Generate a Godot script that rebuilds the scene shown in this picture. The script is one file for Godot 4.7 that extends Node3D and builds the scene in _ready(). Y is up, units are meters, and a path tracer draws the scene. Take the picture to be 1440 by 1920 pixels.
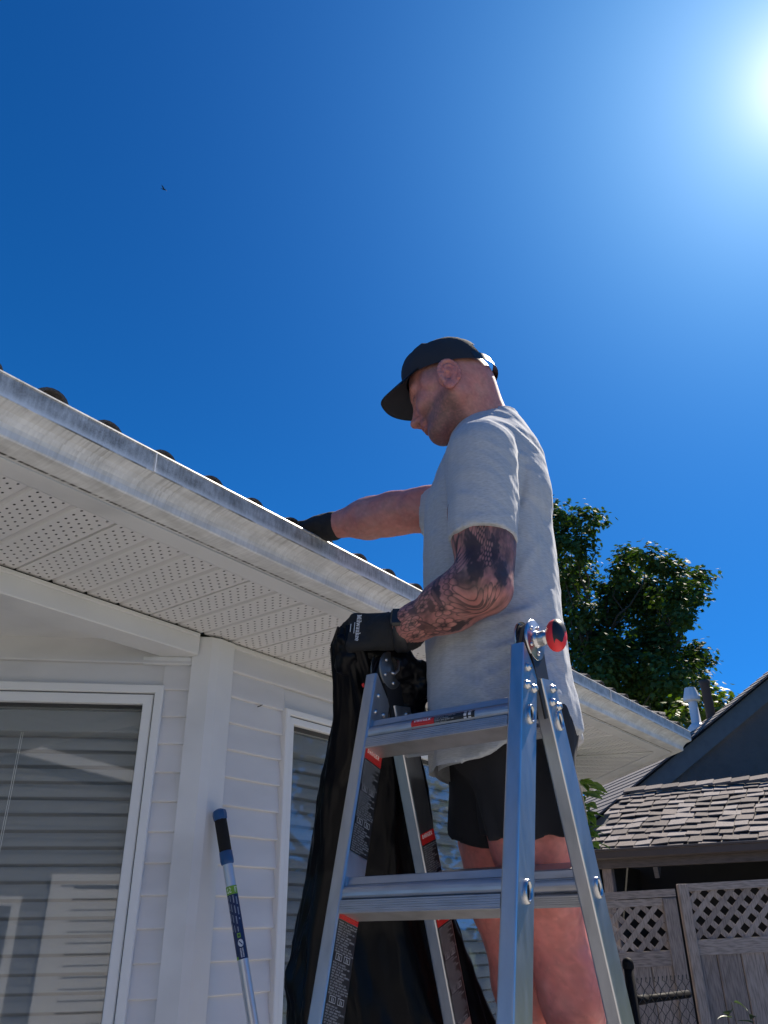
extends Node3D
# A man on a folding aluminium ladder cleans the gutter of a white bungalow, seen from below under a deep blue sky.

const UP := Vector3.UP
var rng := RandomNumberGenerator.new()
var M := {}

func _ready() -> void:
	rng.seed = 20240611
	setup_view()
	make_materials()
	build_ground()
	build_house()
	build_blinds()
	build_back_shed()
	build_neighbour_house()
	build_carport()
	build_fences()
	build_trees()
	build_ladder()
	build_person()
	build_bag()
	build_pole()
	build_small_things()

# ------------------------------------------------------------------ camera, sky, sun
func setup_view() -> void:
	var cam := Camera3D.new()
	cam.name = "camera"
	var r := Vector3(0.9999, -0.0125, -0.0066).normalized()
	var f := Vector3(0.0, 0.4671, -0.8842).normalized()
	var u := r.cross(f).normalized()
	r = f.cross(u).normalized()
	cam.transform = Transform3D(Basis(r, u, -f), Vector3(0, 1.5, 0))
	cam.fov = 65.4
	cam.keep_aspect = Camera3D.KEEP_HEIGHT
	cam.near = 0.05
	cam.far = 400.0
	add_child(cam)
	cam.current = true

	var sun := DirectionalLight3D.new()
	sun.name = "sun"
	sun.light_energy = 1.6
	sun.light_color = Color(1.0, 0.955, 0.89)
	sun.light_angular_distance = 0.53
	sun.shadow_enabled = true
	var to_sun := sun_dir()
	sun.look_at_from_position(Vector3.ZERO, -to_sun, UP)
	add_child(sun)

	var env := Environment.new()
	env.background_mode = Environment.BG_SKY
	var sky := Sky.new()
	var pm := PanoramaSkyMaterial.new()
	pm.panorama = ImageTexture.create_from_image(sky_image(to_sun))
	sky.sky_material = pm
	env.sky = sky
	env.background_energy_multiplier = 0.595
	env.ambient_light_source = Environment.AMBIENT_SOURCE_SKY
	env.tonemap_mode = Environment.TONE_MAPPER_LINEAR
	env.tonemap_exposure = 1.8
	env.sdfgi_enabled = true
	env.ssao_enabled = true
	env.ssil_enabled = true
	var we := WorldEnvironment.new()
	we.name = "world_environment"
	we.environment = env
	add_child(we)

func azv(deg: float) -> Vector3:
	return Vector3(sin(deg_to_rad(deg)), 0, -cos(deg_to_rad(deg)))

func sun_dir() -> Vector3:
	return (azv(40.5) * cos(deg_to_rad(48.5)) + UP * sin(deg_to_rad(48.5))).normalized()

# clear deep blue summer sky: darker towards the zenith, paler at the horizon, an aureole round the sun
func sky_image(s: Vector3) -> Image:
	var w := 1024
	var h := 512
	var data := PackedFloat32Array()
	data.resize(w * h * 4)
	var i := 0
	for y in h:
		var el := PI * (0.5 - (y + 0.5) / h)
		var se := sin(el)
		var ce := cos(el)
		var eld := maxf(rad_to_deg(el), 0.0)
		var k := exp(-eld / 18.0)
		var br := 0.0006 + 0.035 * k
		var bg := 0.047 + 0.38 * k
		var bb := 0.185 + 1.12 * k
		for x in w:
			var th := TAU * (x + 0.5) / w
			# column 0 looks along -z, the middle column along +z
			var d := Vector3(sin(th) * ce, se, -cos(th) * ce)
			var g := rad_to_deg(acos(clampf(d.dot(s), -1.0, 1.0)))
			var e2 := exp(-g / 4.6)
			var e3 := exp(-g * g / 9.0)
			data[i] = br + 0.20 * exp(-g / 12.0) + 0.20 * exp(-g / 6.0) + 0.40 * e2 + 0.45 * e3
			data[i + 1] = bg + 0.70 * exp(-g / 12.5) + 0.34 * e2 + 0.3 * e3
			data[i + 2] = bb + 0.98 * exp(-g / 18.5) + 0.30 * e2 + 0.2 * e3
			data[i + 3] = 1.0
			i += 4
	return Image.create_from_data(w, h, false, Image.FORMAT_RGBAF, data.to_byte_array())

# ------------------------------------------------------------------ scene tree helpers
func thing(called: String, label: String, category: String, at := Vector3.ZERO, group := "") -> Node3D:
	var o := Node3D.new()
	o.name = called
	o.position = at
	add_child(o, true)
	o.set_meta("label", label)
	o.set_meta("category", category)
	if group != "":
		o.set_meta("group", group)
	return o

# world position of a node from its local transforms (nodes are only translated or placed once)
func origin_of(n: Node) -> Vector3:
	var p := Vector3.ZERO
	while n != null and n != self:
		if n is Node3D:
			p += (n as Node3D).position
		n = n.get_parent()
	return p

# commits a SurfaceTool whose vertices are in world coordinates as one part
func part(called: String, st: SurfaceTool, m: Material, parent: Node, label := "") -> MeshInstance3D:
	st.generate_normals()
	return place(called, st.commit(), m, parent, label)

func place(called: String, mesh: Mesh, m: Material, parent: Node, label := "") -> MeshInstance3D:
	var o := MeshInstance3D.new()
	o.name = called
	o.mesh = mesh
	o.material_override = m
	parent.add_child(o, true)
	o.position = -origin_of(parent)
	if label != "":
		o.set_meta("label", label)
	return o

func structure(o: Node) -> Node:
	o.set_meta("kind", "structure")
	return o

func stuff(o: Node) -> Node:
	o.set_meta("kind", "stuff")
	return o

# ------------------------------------------------------------------ mesh helpers (outside of a face is where a,b,c,d run counter-clockwise)
func mb(smooth := false) -> SurfaceTool:
	var st := SurfaceTool.new()
	st.begin(Mesh.PRIMITIVE_TRIANGLES)
	st.set_smooth_group(0 if smooth else -1)
	return st

func tri(st: SurfaceTool, a: Vector3, b: Vector3, c: Vector3) -> void:
	st.add_vertex(a)
	st.add_vertex(c)
	st.add_vertex(b)

func quad(st: SurfaceTool, a: Vector3, b: Vector3, c: Vector3, d: Vector3) -> void:
	tri(st, a, b, c)
	tri(st, a, c, d)

func quad_uv(st: SurfaceTool, a: Vector3, b: Vector3, c: Vector3, d: Vector3, ua: Vector2, ub: Vector2, uc: Vector2, ud: Vector2) -> void:
	for k in [[a, ua], [c, uc], [b, ub], [a, ua], [d, ud], [c, uc]]:
		st.set_uv(k[1])
		st.add_vertex(k[0])

# box with chamfered edges; xf places it, its centre is at the middle of the box
func box(st: SurfaceTool, xf: Transform3D, size: Vector3, bev := 0.0) -> void:
	var h := size * 0.5
	if bev <= 0.0:
		var c := []
		for i in 8:
			c.append(xf * Vector3(h.x if i & 1 else -h.x, h.y if i & 2 else -h.y, h.z if i & 4 else -h.z))
		quad(st, c[4], c[5], c[7], c[6])
		quad(st, c[1], c[0], c[2], c[3])
		quad(st, c[0], c[4], c[6], c[2])
		quad(st, c[5], c[1], c[3], c[7])
		quad(st, c[6], c[7], c[3], c[2])
		quad(st, c[0], c[1], c[5], c[4])
		return
	var b := minf(bev, minf(h.x, minf(h.y, h.z)) * 0.9)
	var p := func(sx: float, sy: float, sz: float, ax: int) -> Vector3:
		var v := Vector3(sx * (h.x - b), sy * (h.y - b), sz * (h.z - b))
		v[ax] = [sx, sy, sz][ax] * h[ax]
		return xf * v
	for s in [1.0, -1.0]:
		var o: Array = [p.call(s, -1, -1, 0), p.call(s, 1, -1, 0), p.call(s, 1, 1, 0), p.call(s, -1, 1, 0)]
		if s > 0: quad(st, o[0], o[1], o[2], o[3])
		else: quad(st, o[3], o[2], o[1], o[0])
		o = [p.call(-1, s, -1, 1), p.call(-1, s, 1, 1), p.call(1, s, 1, 1), p.call(1, s, -1, 1)]
		if s > 0: quad(st, o[0], o[1], o[2], o[3])
		else: quad(st, o[3], o[2], o[1], o[0])
		o = [p.call(-1, -1, s, 2), p.call(1, -1, s, 2), p.call(1, 1, s, 2), p.call(-1, 1, s, 2)]
		if s > 0: quad(st, o[0], o[1], o[2], o[3])
		else: quad(st, o[3], o[2], o[1], o[0])
	for s in [1.0, -1.0]:
		for t in [1.0, -1.0]:
			var e: Array = [p.call(s, t, -1, 0), p.call(s, t, -1, 1), p.call(s, t, 1, 1), p.call(s, t, 1, 0)]
			if s * t > 0: quad(st, e[0], e[1], e[2], e[3])
			else: quad(st, e[3], e[2], e[1], e[0])
			e = [p.call(s, -1, t, 0), p.call(s, 1, t, 0), p.call(s, 1, t, 2), p.call(s, -1, t, 2)]
			if s * t > 0: quad(st, e[0], e[1], e[2], e[3])
			else: quad(st, e[3], e[2], e[1], e[0])
			e = [p.call(-1, s, t, 1), p.call(-1, s, t, 2), p.call(1, s, t, 2), p.call(1, s, t, 1)]
			if s * t > 0: quad(st, e[0], e[1], e[2], e[3])
			else: quad(st, e[3], e[2], e[1], e[0])
			for r in [1.0, -1.0]:
				var k: Array = [p.call(s, t, r, 0), p.call(s, t, r, 1), p.call(s, t, r, 2)]
				if s * t * r > 0: tri(st, k[0], k[1], k[2])
				else: tri(st, k[2], k[1], k[0])

# box from corner to corner in the frame xf
func boxc(st: SurfaceTool, xf: Transform3D, lo: Vector3, hi: Vector3, bev := 0.0) -> void:
	box(st, xf * Transform3D(Basis(), (lo + hi) * 0.5), (hi - lo).abs(), bev)

# polygon (x, y in the frame xf) pushed out along the frame's z from z0 to z1
func prism(st: SurfaceTool, xf: Transform3D, pts: PackedVector2Array, z0: float, z1: float, caps := true) -> void:
	var p := pts
	if Geometry2D.is_polygon_clockwise(p):
		p = p.duplicate()
		p.reverse()
	var n := p.size()
	for i in n:
		var a := p[i]
		var b := p[(i + 1) % n]
		quad(st, xf * Vector3(a.x, a.y, z0), xf * Vector3(b.x, b.y, z0), xf * Vector3(b.x, b.y, z1), xf * Vector3(a.x, a.y, z1))
	if caps:
		var t := Geometry2D.triangulate_polygon(p)
		for k in range(0, t.size(), 3):
			var a := p[t[k]]
			var b := p[t[k + 1]]
			var c := p[t[k + 2]]
			if (b - a).cross(c - a) < 0:
				var q := b
				b = c
				c = q
			tri(st, xf * Vector3(a.x, a.y, z1), xf * Vector3(b.x, b.y, z1), xf * Vector3(c.x, c.y, z1))
			tri(st, xf * Vector3(a.x, a.y, z0), xf * Vector3(c.x, c.y, z0), xf * Vector3(b.x, b.y, z0))

func tube(st: SurfaceTool, path: Array, radii: Array, seg := 10, caps := true) -> void:
	var rings := []
	var n := path.size()
	var ref := Vector3.ZERO
	for i in n:
		var t: Vector3 = (path[mini(i + 1, n - 1)] - path[maxi(i - 1, 0)]).normalized()
		if ref == Vector3.ZERO:
			ref = t.cross(UP if absf(t.y) < 0.9 else Vector3.RIGHT).normalized()
		ref = (ref - t * ref.dot(t)).normalized()
		var s := t.cross(ref)
		var ring := []
		var r: float = radii[mini(i, radii.size() - 1)]
		for k in seg:
			var a := TAU * k / seg
			ring.append(path[i] + (ref * cos(a) + s * sin(a)) * r)
		rings.append(ring)
	for i in n - 1:
		for k in seg:
			var l := (k + 1) % seg
			quad(st, rings[i][k], rings[i][l], rings[i + 1][l], rings[i + 1][k])
	if caps:
		for k in range(1, seg - 1):
			tri(st, rings[0][0], rings[0][k + 1], rings[0][k])
			tri(st, rings[n - 1][0], rings[n - 1][k], rings[n - 1][k + 1])

# turned shape round the frame's y axis; prof holds (radius, height) from bottom to top
func lathe(st: SurfaceTool, xf: Transform3D, prof: Array, seg := 16) -> void:
	for i in prof.size() - 1:
		for k in seg:
			var a := TAU * k / seg
			var b := TAU * (k + 1) / seg
			var p0: Vector2 = prof[i]
			var p1: Vector2 = prof[i + 1]
			var q := [xf * Vector3(p0.x * sin(a), p0.y, p0.x * cos(a)), xf * Vector3(p0.x * sin(b), p0.y, p0.x * cos(b)), xf * Vector3(p1.x * sin(b), p1.y, p1.x * cos(b)), xf * Vector3(p1.x * sin(a), p1.y, p1.x * cos(a))]
			if p0.x < 1e-6:
				tri(st, q[0], q[2], q[3])
			elif p1.x < 1e-6:
				tri(st, q[0], q[1], q[2])
			else:
				quad(st, q[0], q[1], q[2], q[3])

# a picture-frame ring in the frame xf (x right, y up, z out of the wall)
func ring(st: SurfaceTool, xf: Transform3D, x0: float, y0: float, x1: float, y1: float, w: float, z0: float, z1: float) -> void:
	var o := [Vector2(x0, y0), Vector2(x1, y0), Vector2(x1, y1), Vector2(x0, y1)]
	var i := [Vector2(x0 + w, y0 + w), Vector2(x1 - w, y0 + w), Vector2(x1 - w, y1 - w), Vector2(x0 + w, y1 - w)]
	var b := minf(0.003, w * 0.2)
	var o2 := [Vector2(x0 + b, y0 + b), Vector2(x1 - b, y0 + b), Vector2(x1 - b, y1 - b), Vector2(x0 + b, y1 - b)]
	var i2 := [Vector2(x0 + w - b, y0 + w - b), Vector2(x1 - w + b, y0 + w - b), Vector2(x1 - w + b, y1 - w + b), Vector2(x0 + w - b, y1 - w + b)]
	var v := func(p: Vector2, z: float) -> Vector3: return xf * Vector3(p.x, p.y, z)
	for k in 4:
		var l := (k + 1) % 4
		quad(st, v.call(o2[k], z1), v.call(o2[l], z1), v.call(i2[l], z1), v.call(i2[k], z1))
		quad(st, v.call(o[k], z0), v.call(o[l], z0), v.call(o[l], z1 - b), v.call(o[k], z1 - b))
		quad(st, v.call(o[k], z1 - b), v.call(o[l], z1 - b), v.call(o2[l], z1), v.call(o2[k], z1))
		quad(st, v.call(i2[k], z1), v.call(i2[l], z1), v.call(i[l], z1 - b), v.call(i[k], z1 - b))
		quad(st, v.call(i[k], z1 - b), v.call(i[l], z1 - b), v.call(i[l], z0), v.call(i[k], z0))

# ------------------------------------------------------------------ materials
func lin(r: float, g: float, b: float, a := 1.0) -> Color:
	var c := Color(r, g, b).linear_to_srgb()
	c.a = a
	return c

func mat(called: String, c: Color, rough: float, metal := 0.0) -> StandardMaterial3D:
	var m := StandardMaterial3D.new()
	m.resource_name = called
	m.albedo_color = c
	m.roughness = rough
	m.metallic = metal
	M[called] = m
	return m

func noise(freq: float, oct: int, sd: int, kind := FastNoiseLite.TYPE_SIMPLEX_SMOOTH) -> FastNoiseLite:
	var n := FastNoiseLite.new()
	n.seed = sd
	n.frequency = freq
	n.noise_type = kind
	n.fractal_octaves = oct
	return n

# seamless colour noise between dark and light multipliers
func grain(size: int, freq: float, oct: int, sd: int, stops: Array, kind := FastNoiseLite.TYPE_SIMPLEX_SMOOTH) -> NoiseTexture2D:
	var t := NoiseTexture2D.new()
	t.width = size
	t.height = size
	t.seamless = true
	t.noise = noise(freq, oct, sd, kind)
	var g := Gradient.new()
	var off := PackedFloat32Array()
	var col := PackedColorArray()
	for s in stops:
		off.append(s[0])
		col.append(s[1] if s[1] is Color else lin(s[1], s[1], s[1]))
	g.offsets = off
	g.colors = col
	t.color_ramp = g
	return t

func bumps(size: int, freq: float, oct: int, sd: int, strength := 4.0) -> NoiseTexture2D:
	var t := NoiseTexture2D.new()
	t.width = size
	t.height = size
	t.seamless = true
	t.noise = noise(freq, oct, sd)
	t.as_normal_map = true
	t.bump_strength = strength
	return t

func tri_map(m: StandardMaterial3D, scale: Vector3, color: Texture2D, normal: Texture2D = null, depth := 1.0) -> StandardMaterial3D:
	m.uv1_triplanar = true
	m.uv1_world_triplanar = true
	m.uv1_scale = scale
	if color:
		m.albedo_texture = color
	if normal:
		m.normal_enabled = true
		m.normal_texture = normal
		m.normal_scale = depth
	return m

func make_materials() -> void:
	var soft := grain(256, 0.012, 4, 1, [[0.0, 0.80], [0.5, 0.95], [1.0, 1.0]])
	var fine := bumps(256, 0.03, 4, 5, 3.0)
	var speck := grain(256, 0.06, 3, 9, [[0.0, 0.62], [0.55, 0.95], [1.0, 1.0]])
	tri_map(mat("siding", lin(0.70, 0.69, 0.69), 0.55), Vector3(0.7, 1.4, 0.7), soft, fine, 0.10)
	tri_map(mat("trim", lin(0.74, 0.74, 0.735), 0.5), Vector3(0.8, 0.8, 0.8), soft, fine, 0.05)
	tri_map(mat("rear_siding", lin(0.13, 0.135, 0.14), 0.7), Vector3(0.7, 1.4, 0.7), soft)
	mat("frame_white", lin(0.76, 0.76, 0.75), 0.35)
	mat("gasket", lin(0.05, 0.05, 0.05), 0.7)
	var so := mat("soffit", lin(0.72, 0.71, 0.70), 0.6)
	so.albedo_texture = ImageTexture.create_from_image(soffit_image())
	so.transparency = BaseMaterial3D.TRANSPARENCY_ALPHA_SCISSOR
	so.alpha_scissor_threshold = 0.5
	var gu := mat("gutter", lin(0.80, 0.80, 0.79), 0.42)
	gu.albedo_texture = ImageTexture.create_from_image(gutter_image())
	var gl := mat("glass", Color(0.9, 0.95, 0.95, 0.05), 0.02)
	gl.transparency = BaseMaterial3D.TRANSPARENCY_ALPHA
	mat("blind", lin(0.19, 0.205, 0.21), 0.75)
	mat("cord", lin(0.6, 0.6, 0.58), 0.8)
	tri_map(mat("inside", lin(0.16, 0.155, 0.15), 0.9), Vector3.ONE, soft)
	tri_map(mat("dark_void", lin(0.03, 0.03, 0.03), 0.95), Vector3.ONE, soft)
	tri_map(mat("roof_tile", lin(0.085, 0.08, 0.08), 0.9), Vector3(4, 4, 4), speck, bumps(256, 0.08, 3, 21, 6.0), 0.7)
	tri_map(mat("underlay", lin(0.06, 0.06, 0.06), 0.95), Vector3(2, 2, 2), speck)

	tri_map(mat("aluminium", lin(0.60, 0.61, 0.63), 0.40, 1.0), Vector3(6, 1.0, 6), grain(256, 0.02, 4, 31, [[0.0, 0.72], [0.5, 0.92], [1.0, 1.0]]), bumps(256, 0.02, 4, 32, 2.0), 0.12)
	M.aluminium.roughness_texture = grain(512, 0.02, 5, 34, [[0.0, 0.55], [0.45, 0.8], [0.7, 1.0], [1.0, 1.0]])
	M.aluminium.roughness = 0.42
	tri_map(mat("rung_alu", lin(0.55, 0.55, 0.57), 0.46, 0.92), Vector3(3, 14, 3), grain(256, 0.02, 4, 33, [[0.0, 0.7], [0.5, 0.92], [1.0, 1.0]]))
	mat("steel", lin(0.55, 0.55, 0.56), 0.3, 1.0)
	mat("dark_steel", lin(0.16, 0.17, 0.18), 0.42, 0.8)
	mat("black_plastic", lin(0.014, 0.014, 0.016), 0.45)
	mat("socket_dark", lin(0.01, 0.01, 0.012), 0.8)
	mat("red_knob", lin(0.80, 0.03, 0.035), 0.5)
	tri_map(mat("bag", lin(0.004, 0.004, 0.005), 0.30), Vector3(2, 1.0, 2), null, bumps(512, 0.02, 3, 41, 4.0), 0.08)
	M.bag.metallic_specular = 0.26

	tri_map(mat("shirt", lin(0.48, 0.50, 0.535), 0.95), Vector3(5, 48, 5), grain(512, 0.022, 4, 51, [[0.0, 0.62], [0.40, 0.84], [0.6, 1.0], [1.0, 1.05]]))
	M.shirt.rim_enabled = true
	M.shirt.rim = 0.25
	tri_map(mat("shorts", lin(0.012, 0.012, 0.016), 0.9), Vector3(20, 20, 20), null, bumps(256, 0.05, 3, 53, 4.0), 0.3)
	tri_map(mat("cap", lin(0.022, 0.024, 0.030), 0.85), Vector3(40, 40, 40), speck, bumps(256, 0.08, 2, 54, 5.0), 0.4)
	tri_map(mat("glove", lin(0.012, 0.012, 0.013), 0.85), Vector3(30, 30, 30), null, bumps(256, 0.08, 2, 55, 6.0), 0.6)
	mat("rubber", lin(0.012, 0.012, 0.013), 0.4)
	mat("watch_glass", lin(0.02, 0.022, 0.025), 0.12)
	mat("print_white", lin(0.75, 0.75, 0.75), 0.7)
	mat("shoe", lin(0.05, 0.05, 0.055), 0.8)
	var sk := mat("skin", lin(1, 1, 1), 0.52)
	sk.vertex_color_use_as_albedo = true
	sk.albedo_texture = ImageTexture.create_from_image(tattoo_image())
	sk.subsurf_scatter_enabled = true
	sk.subsurf_scatter_strength = 0.08

	var wood := grain(512, 0.018, 5, 61, [[0.0, 0.42], [0.45, 0.8], [0.75, 1.0], [1.0, 1.12]])
	var wn := bumps(512, 0.02, 5, 62, 5.0)
	for k in 3:
		var c: Color = [lin(0.36, 0.295, 0.26), lin(0.41, 0.34, 0.30), lin(0.31, 0.255, 0.228)][k]
		tri_map(mat("board%d" % k, c, 0.9), Vector3(9, 0.9, 9), wood, wn, 0.5)
		tri_map(mat("rail%d" % k, c, 0.9), Vector3(1.2, 9, 1.2), wood, wn, 0.5)
		var s: Color = [lin(0.20, 0.165, 0.15), lin(0.135, 0.11, 0.10), lin(0.27, 0.235, 0.22)][k]
		tri_map(mat("shake%d" % k, s, 0.92), Vector3(7, 2.5, 2.0), wood, wn, 0.8)
	tri_map(mat("shingle", lin(0.17, 0.155, 0.155), 0.92), Vector3(5, 5, 5), speck, bumps(256, 0.08, 3, 63, 6.0), 0.6)
	tri_map(mat("slate_wall", lin(0.135, 0.118, 0.118), 0.9), Vector3(1, 1, 1), soft, bumps(256, 0.06, 3, 64, 4.0), 0.5)
	tri_map(mat("barge", lin(0.15, 0.15, 0.158), 0.7), Vector3(2, 2, 2), soft)
	tri_map(mat("brown_gutter", lin(0.085, 0.066, 0.056), 0.5), Vector3(2, 6, 2), soft)
	tri_map(mat("brown_fascia", lin(0.12, 0.10, 0.09), 0.7), Vector3(1, 6, 1), wood)
	mat("pvc", lin(0.7, 0.7, 0.7), 0.4)
	tri_map(mat("rust_pipe", lin(0.07, 0.055, 0.05), 0.8), Vector3(6, 6, 6), speck)
	mat("black_metal", lin(0.008, 0.008, 0.009), 0.6).metallic_specular = 0.2
	mat("mesh_wire", lin(0.02, 0.02, 0.021), 0.4)
	tri_map(mat("bark", lin(0.07, 0.055, 0.045), 0.95), Vector3(4, 1.5, 4), wood, wn, 1.0)
	for e in [["leaf", Color(0.05, 0.05, 0.05), 0.62], ["leaf_bright", Color(0.09, 0.09, 0.09), 0.5]]:
		var l := mat(e[0], Color.WHITE, e[2])
		l.vertex_color_use_as_albedo = true
		l.metallic_specular = 0.3
		l.backlight_enabled = true
		l.backlight = lin(0.42, 0.58, 0.09) if e[0] == "leaf" else lin(0.45, 0.6, 0.08)
	var pl := mat("leaf_plain", lin(0.06, 0.12, 0.025), 0.42)
	pl.backlight_enabled = true
	pl.backlight = lin(0.35, 0.55, 0.06)
	var pd := mat("leaf_dark", lin(0.035, 0.065, 0.03), 0.45)
	pd.backlight_enabled = true
	pd.backlight = lin(0.05, 0.08, 0.02)
	tri_map(mat("concrete", lin(0.42, 0.405, 0.385), 0.9), Vector3(0.8, 0.8, 0.8), grain(512, 0.02, 5, 71, [[0.0, 0.75], [0.5, 0.95], [1.0, 1.0]]))
	tri_map(mat("grass", lin(0.10, 0.14, 0.045), 1.0), Vector3(0.6, 0.6, 0.6), grain(512, 0.05, 5, 72, [[0.0, 0.5], [0.5, 0.9], [1.0, 1.1]]))
	mat("pole_blue", lin(0.012, 0.075, 0.22), 0.45)
	mat("pole_foam", lin(0.008, 0.008, 0.009), 0.9)
	mat("pole_metal", lin(0.58, 0.60, 0.64), 0.42, 0.7)
	mat("pole_green", lin(0.22, 0.38, 0.06), 0.5)
	mat("bird", lin(0.02, 0.018, 0.018), 0.8)

# one vented strip of vinyl: u across the strip, v along it; the holes are cut through
func soffit_image() -> Image:
	var im := Image.create(128, 64, false, Image.FORMAT_RGBA8)
	im.fill(Color(1, 1, 1, 1))
	for c in 5:
		var cx := 128.0 * (0.16 + 0.17 * c)
		for k in 3:
			var cy := 64.0 * (k - 0.5 + (0.5 if c % 2 == 0 else 0.0)) + 16.0
			for y in 64:
				for x in range(int(cx) - 6, int(cx) + 7):
					var d := Vector2((x - cx) / 2.9, (y - cy) / 7.5).length()
					if d < 1.0:
						im.set_pixel(clampi(x, 0, 127), y, Color(0.2, 0.2, 0.2, 0.0))
					elif d < 1.35:
						im.set_pixel(clampi(x, 0, 127), y, Color(0.8, 0.8, 0.8, 1.0))
	return im

# weathered gutter: u along the gutter, v round its profile from the lip; grime under the lip, drip streaks, a dirt line in the crease
func gutter_image() -> Image:
	var w := 2048
	var h := 128
	var im := Image.create(w, h, false, Image.FORMAT_RGBA8)
	var n1 := noise(0.02, 4, 81)
	var n2 := noise(0.004, 3, 82)
	var n3 := noise(0.11, 3, 83)
	var n4 := noise(0.3, 2, 84)
	for x in w:
		var streak := maxf(0.0, n3.get_noise_2d(x, 3.0)) * 1.5
		streak *= clampf(0.6 + n2.get_noise_2d(x, 50.0) * 1.6, 0.0, 1.2)
		var run := 0.45 + 0.5 * n3.get_noise_2d(x * 0.8, 90.0)
		for y in h:
			var v := float(y) / h
			var d := 0.0
			if v < 0.34:
				d += (0.26 + 0.14 * n1.get_noise_2d(x * 0.8, y * 2.0) + 0.12 * n3.get_noise_2d(x * 0.9, y * 0.25) + 0.06 * n4.get_noise_2d(x, y)) * smoothstep(0.04, 0.10, v) * smoothstep(0.345, 0.25, v)
				d += 0.10 * maxf(0.0, n4.get_noise_2d(x, y)) * maxf(0.0, n2.get_noise_2d(x, 9.0) + 0.4)
			var cl := absf(v - 0.345) / 0.012
			d += maxf(0.0, 1.0 - cl) * clampf(0.35 + 0.8 * n1.get_noise_2d(x * 0.7, 200.0), 0.0, 0.7)
			if v > 0.345:
				d += 0.07 + 0.10 * n1.get_noise_2d(x * 0.5, y * 1.5) + 0.05 * n3.get_noise_2d(x, y * 0.1)
				d += streak * 0.16 * clampf(1.0 - (v - 0.345) / maxf(run, 0.1), 0.0, 1.0)
			d += maxf(0.0, 1.0 - absf(v - 0.955) / 0.02) * clampf(0.55 + 1.0 * n4.get_noise_2d(x * 0.35, 20.0), 0.0, 0.85)
			d = clampf(d, 0.0, 0.85)
			im.set_pixel(x, y, Color(1.0 - d, 1.0 - d * 1.02, 1.0 - d * 1.06))
	return im

# ------------------------------------------------------------------ ground
func build_ground() -> void:
	var st := mb()
	quad(st, Vector3(-150, 0, 150), Vector3(150, 0, 150), Vector3(150, 0, -150), Vector3(-150, 0, -150))
	structure(part("ground", st, M.grass, self))
	st = mb()
	boxc(st, Transform3D(), Vector3(-5, -0.1, -9), Vector3(3.6, 0.03, 6.5), 0.01)
	structure(part("patio", st, M.concrete, self))

# ------------------------------------------------------------------ the white bungalow
const HO := Vector3(-1.171, 0, -0.866)
var D1: Vector3
var N1: Vector3

# s along the eave, n outwards from the gutter lip, h height
func hp(s: float, n: float, h: float) -> Vector3:
	return HO + D1 * s + N1 * n + UP * h

# profile (offset, height) carried along the eave line, which turns 45 degrees at its far end
func eave_sweep(st: SurfaceTool, prof: Array, s0 := -1.6, closed := false, uv_len := 2.6) -> void:
	var pts := [Vector2(s0, 0), Vector2(5.09, 0), Vector2(5.09 + 4.0 * 0.7071, -4.0 * 0.7071)]
	var miter := [Vector2(0, 1), Vector2(0.41421, 1.0), Vector2(0.7071, 0.7071)]
	var along := [0.0, 5.09 - s0, 5.09 - s0 + 4.0]
	var total := 0.0
	var acc := [0.0]
	for j in prof.size() - 1:
		total += (prof[j + 1] as Vector2).distance_to(prof[j])
		acc.append(total)
	for i in 2:
		for j in prof.size() - 1:
			var q := []
			for k in [[i, j], [i + 1, j], [i + 1, j + 1], [i, j + 1]]:
				var o: Vector2 = prof[k[1]]
				var b: Vector2 = pts[k[0]] + miter[k[0]] * o.x
				q.append(hp(b.x, b.y, o.y))
			var u0: float = along[i] / uv_len
			var u1: float = along[i + 1] / uv_len
			quad_uv(st, q[3], q[2], q[1], q[0], Vector2(u0, acc[j + 1] / total), Vector2(u1, acc[j + 1] / total), Vector2(u1, acc[j] / total), Vector2(u0, acc[j] / total))

func plank(st: SurfaceTool, xf: Transform3D, x0: float, x1: float, y0: float, y1: float, w := 0.0) -> void:
	# one lap of siding: thick at its lower edge, tucked under the lap above
	var pr := PackedVector2Array([Vector2(-0.002, y0 + 0.0005), Vector2(0.0150 + w, y0), Vector2(0.0185 + w, y0 + 0.0028), Vector2(0.0185 + w, y0 + 0.0062), Vector2(0.0035, y1 + 0.004), Vector2(-0.002, y1 + 0.004)])
	# prism runs along local z, so turn the frame: (a, b, c) -> (c, b, a)
	var f := Transform3D(Basis(xf.basis.z, xf.basis.y, -xf.basis.x), xf.origin)
	prism(st, f, pr, -x1, -x0)

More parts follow.
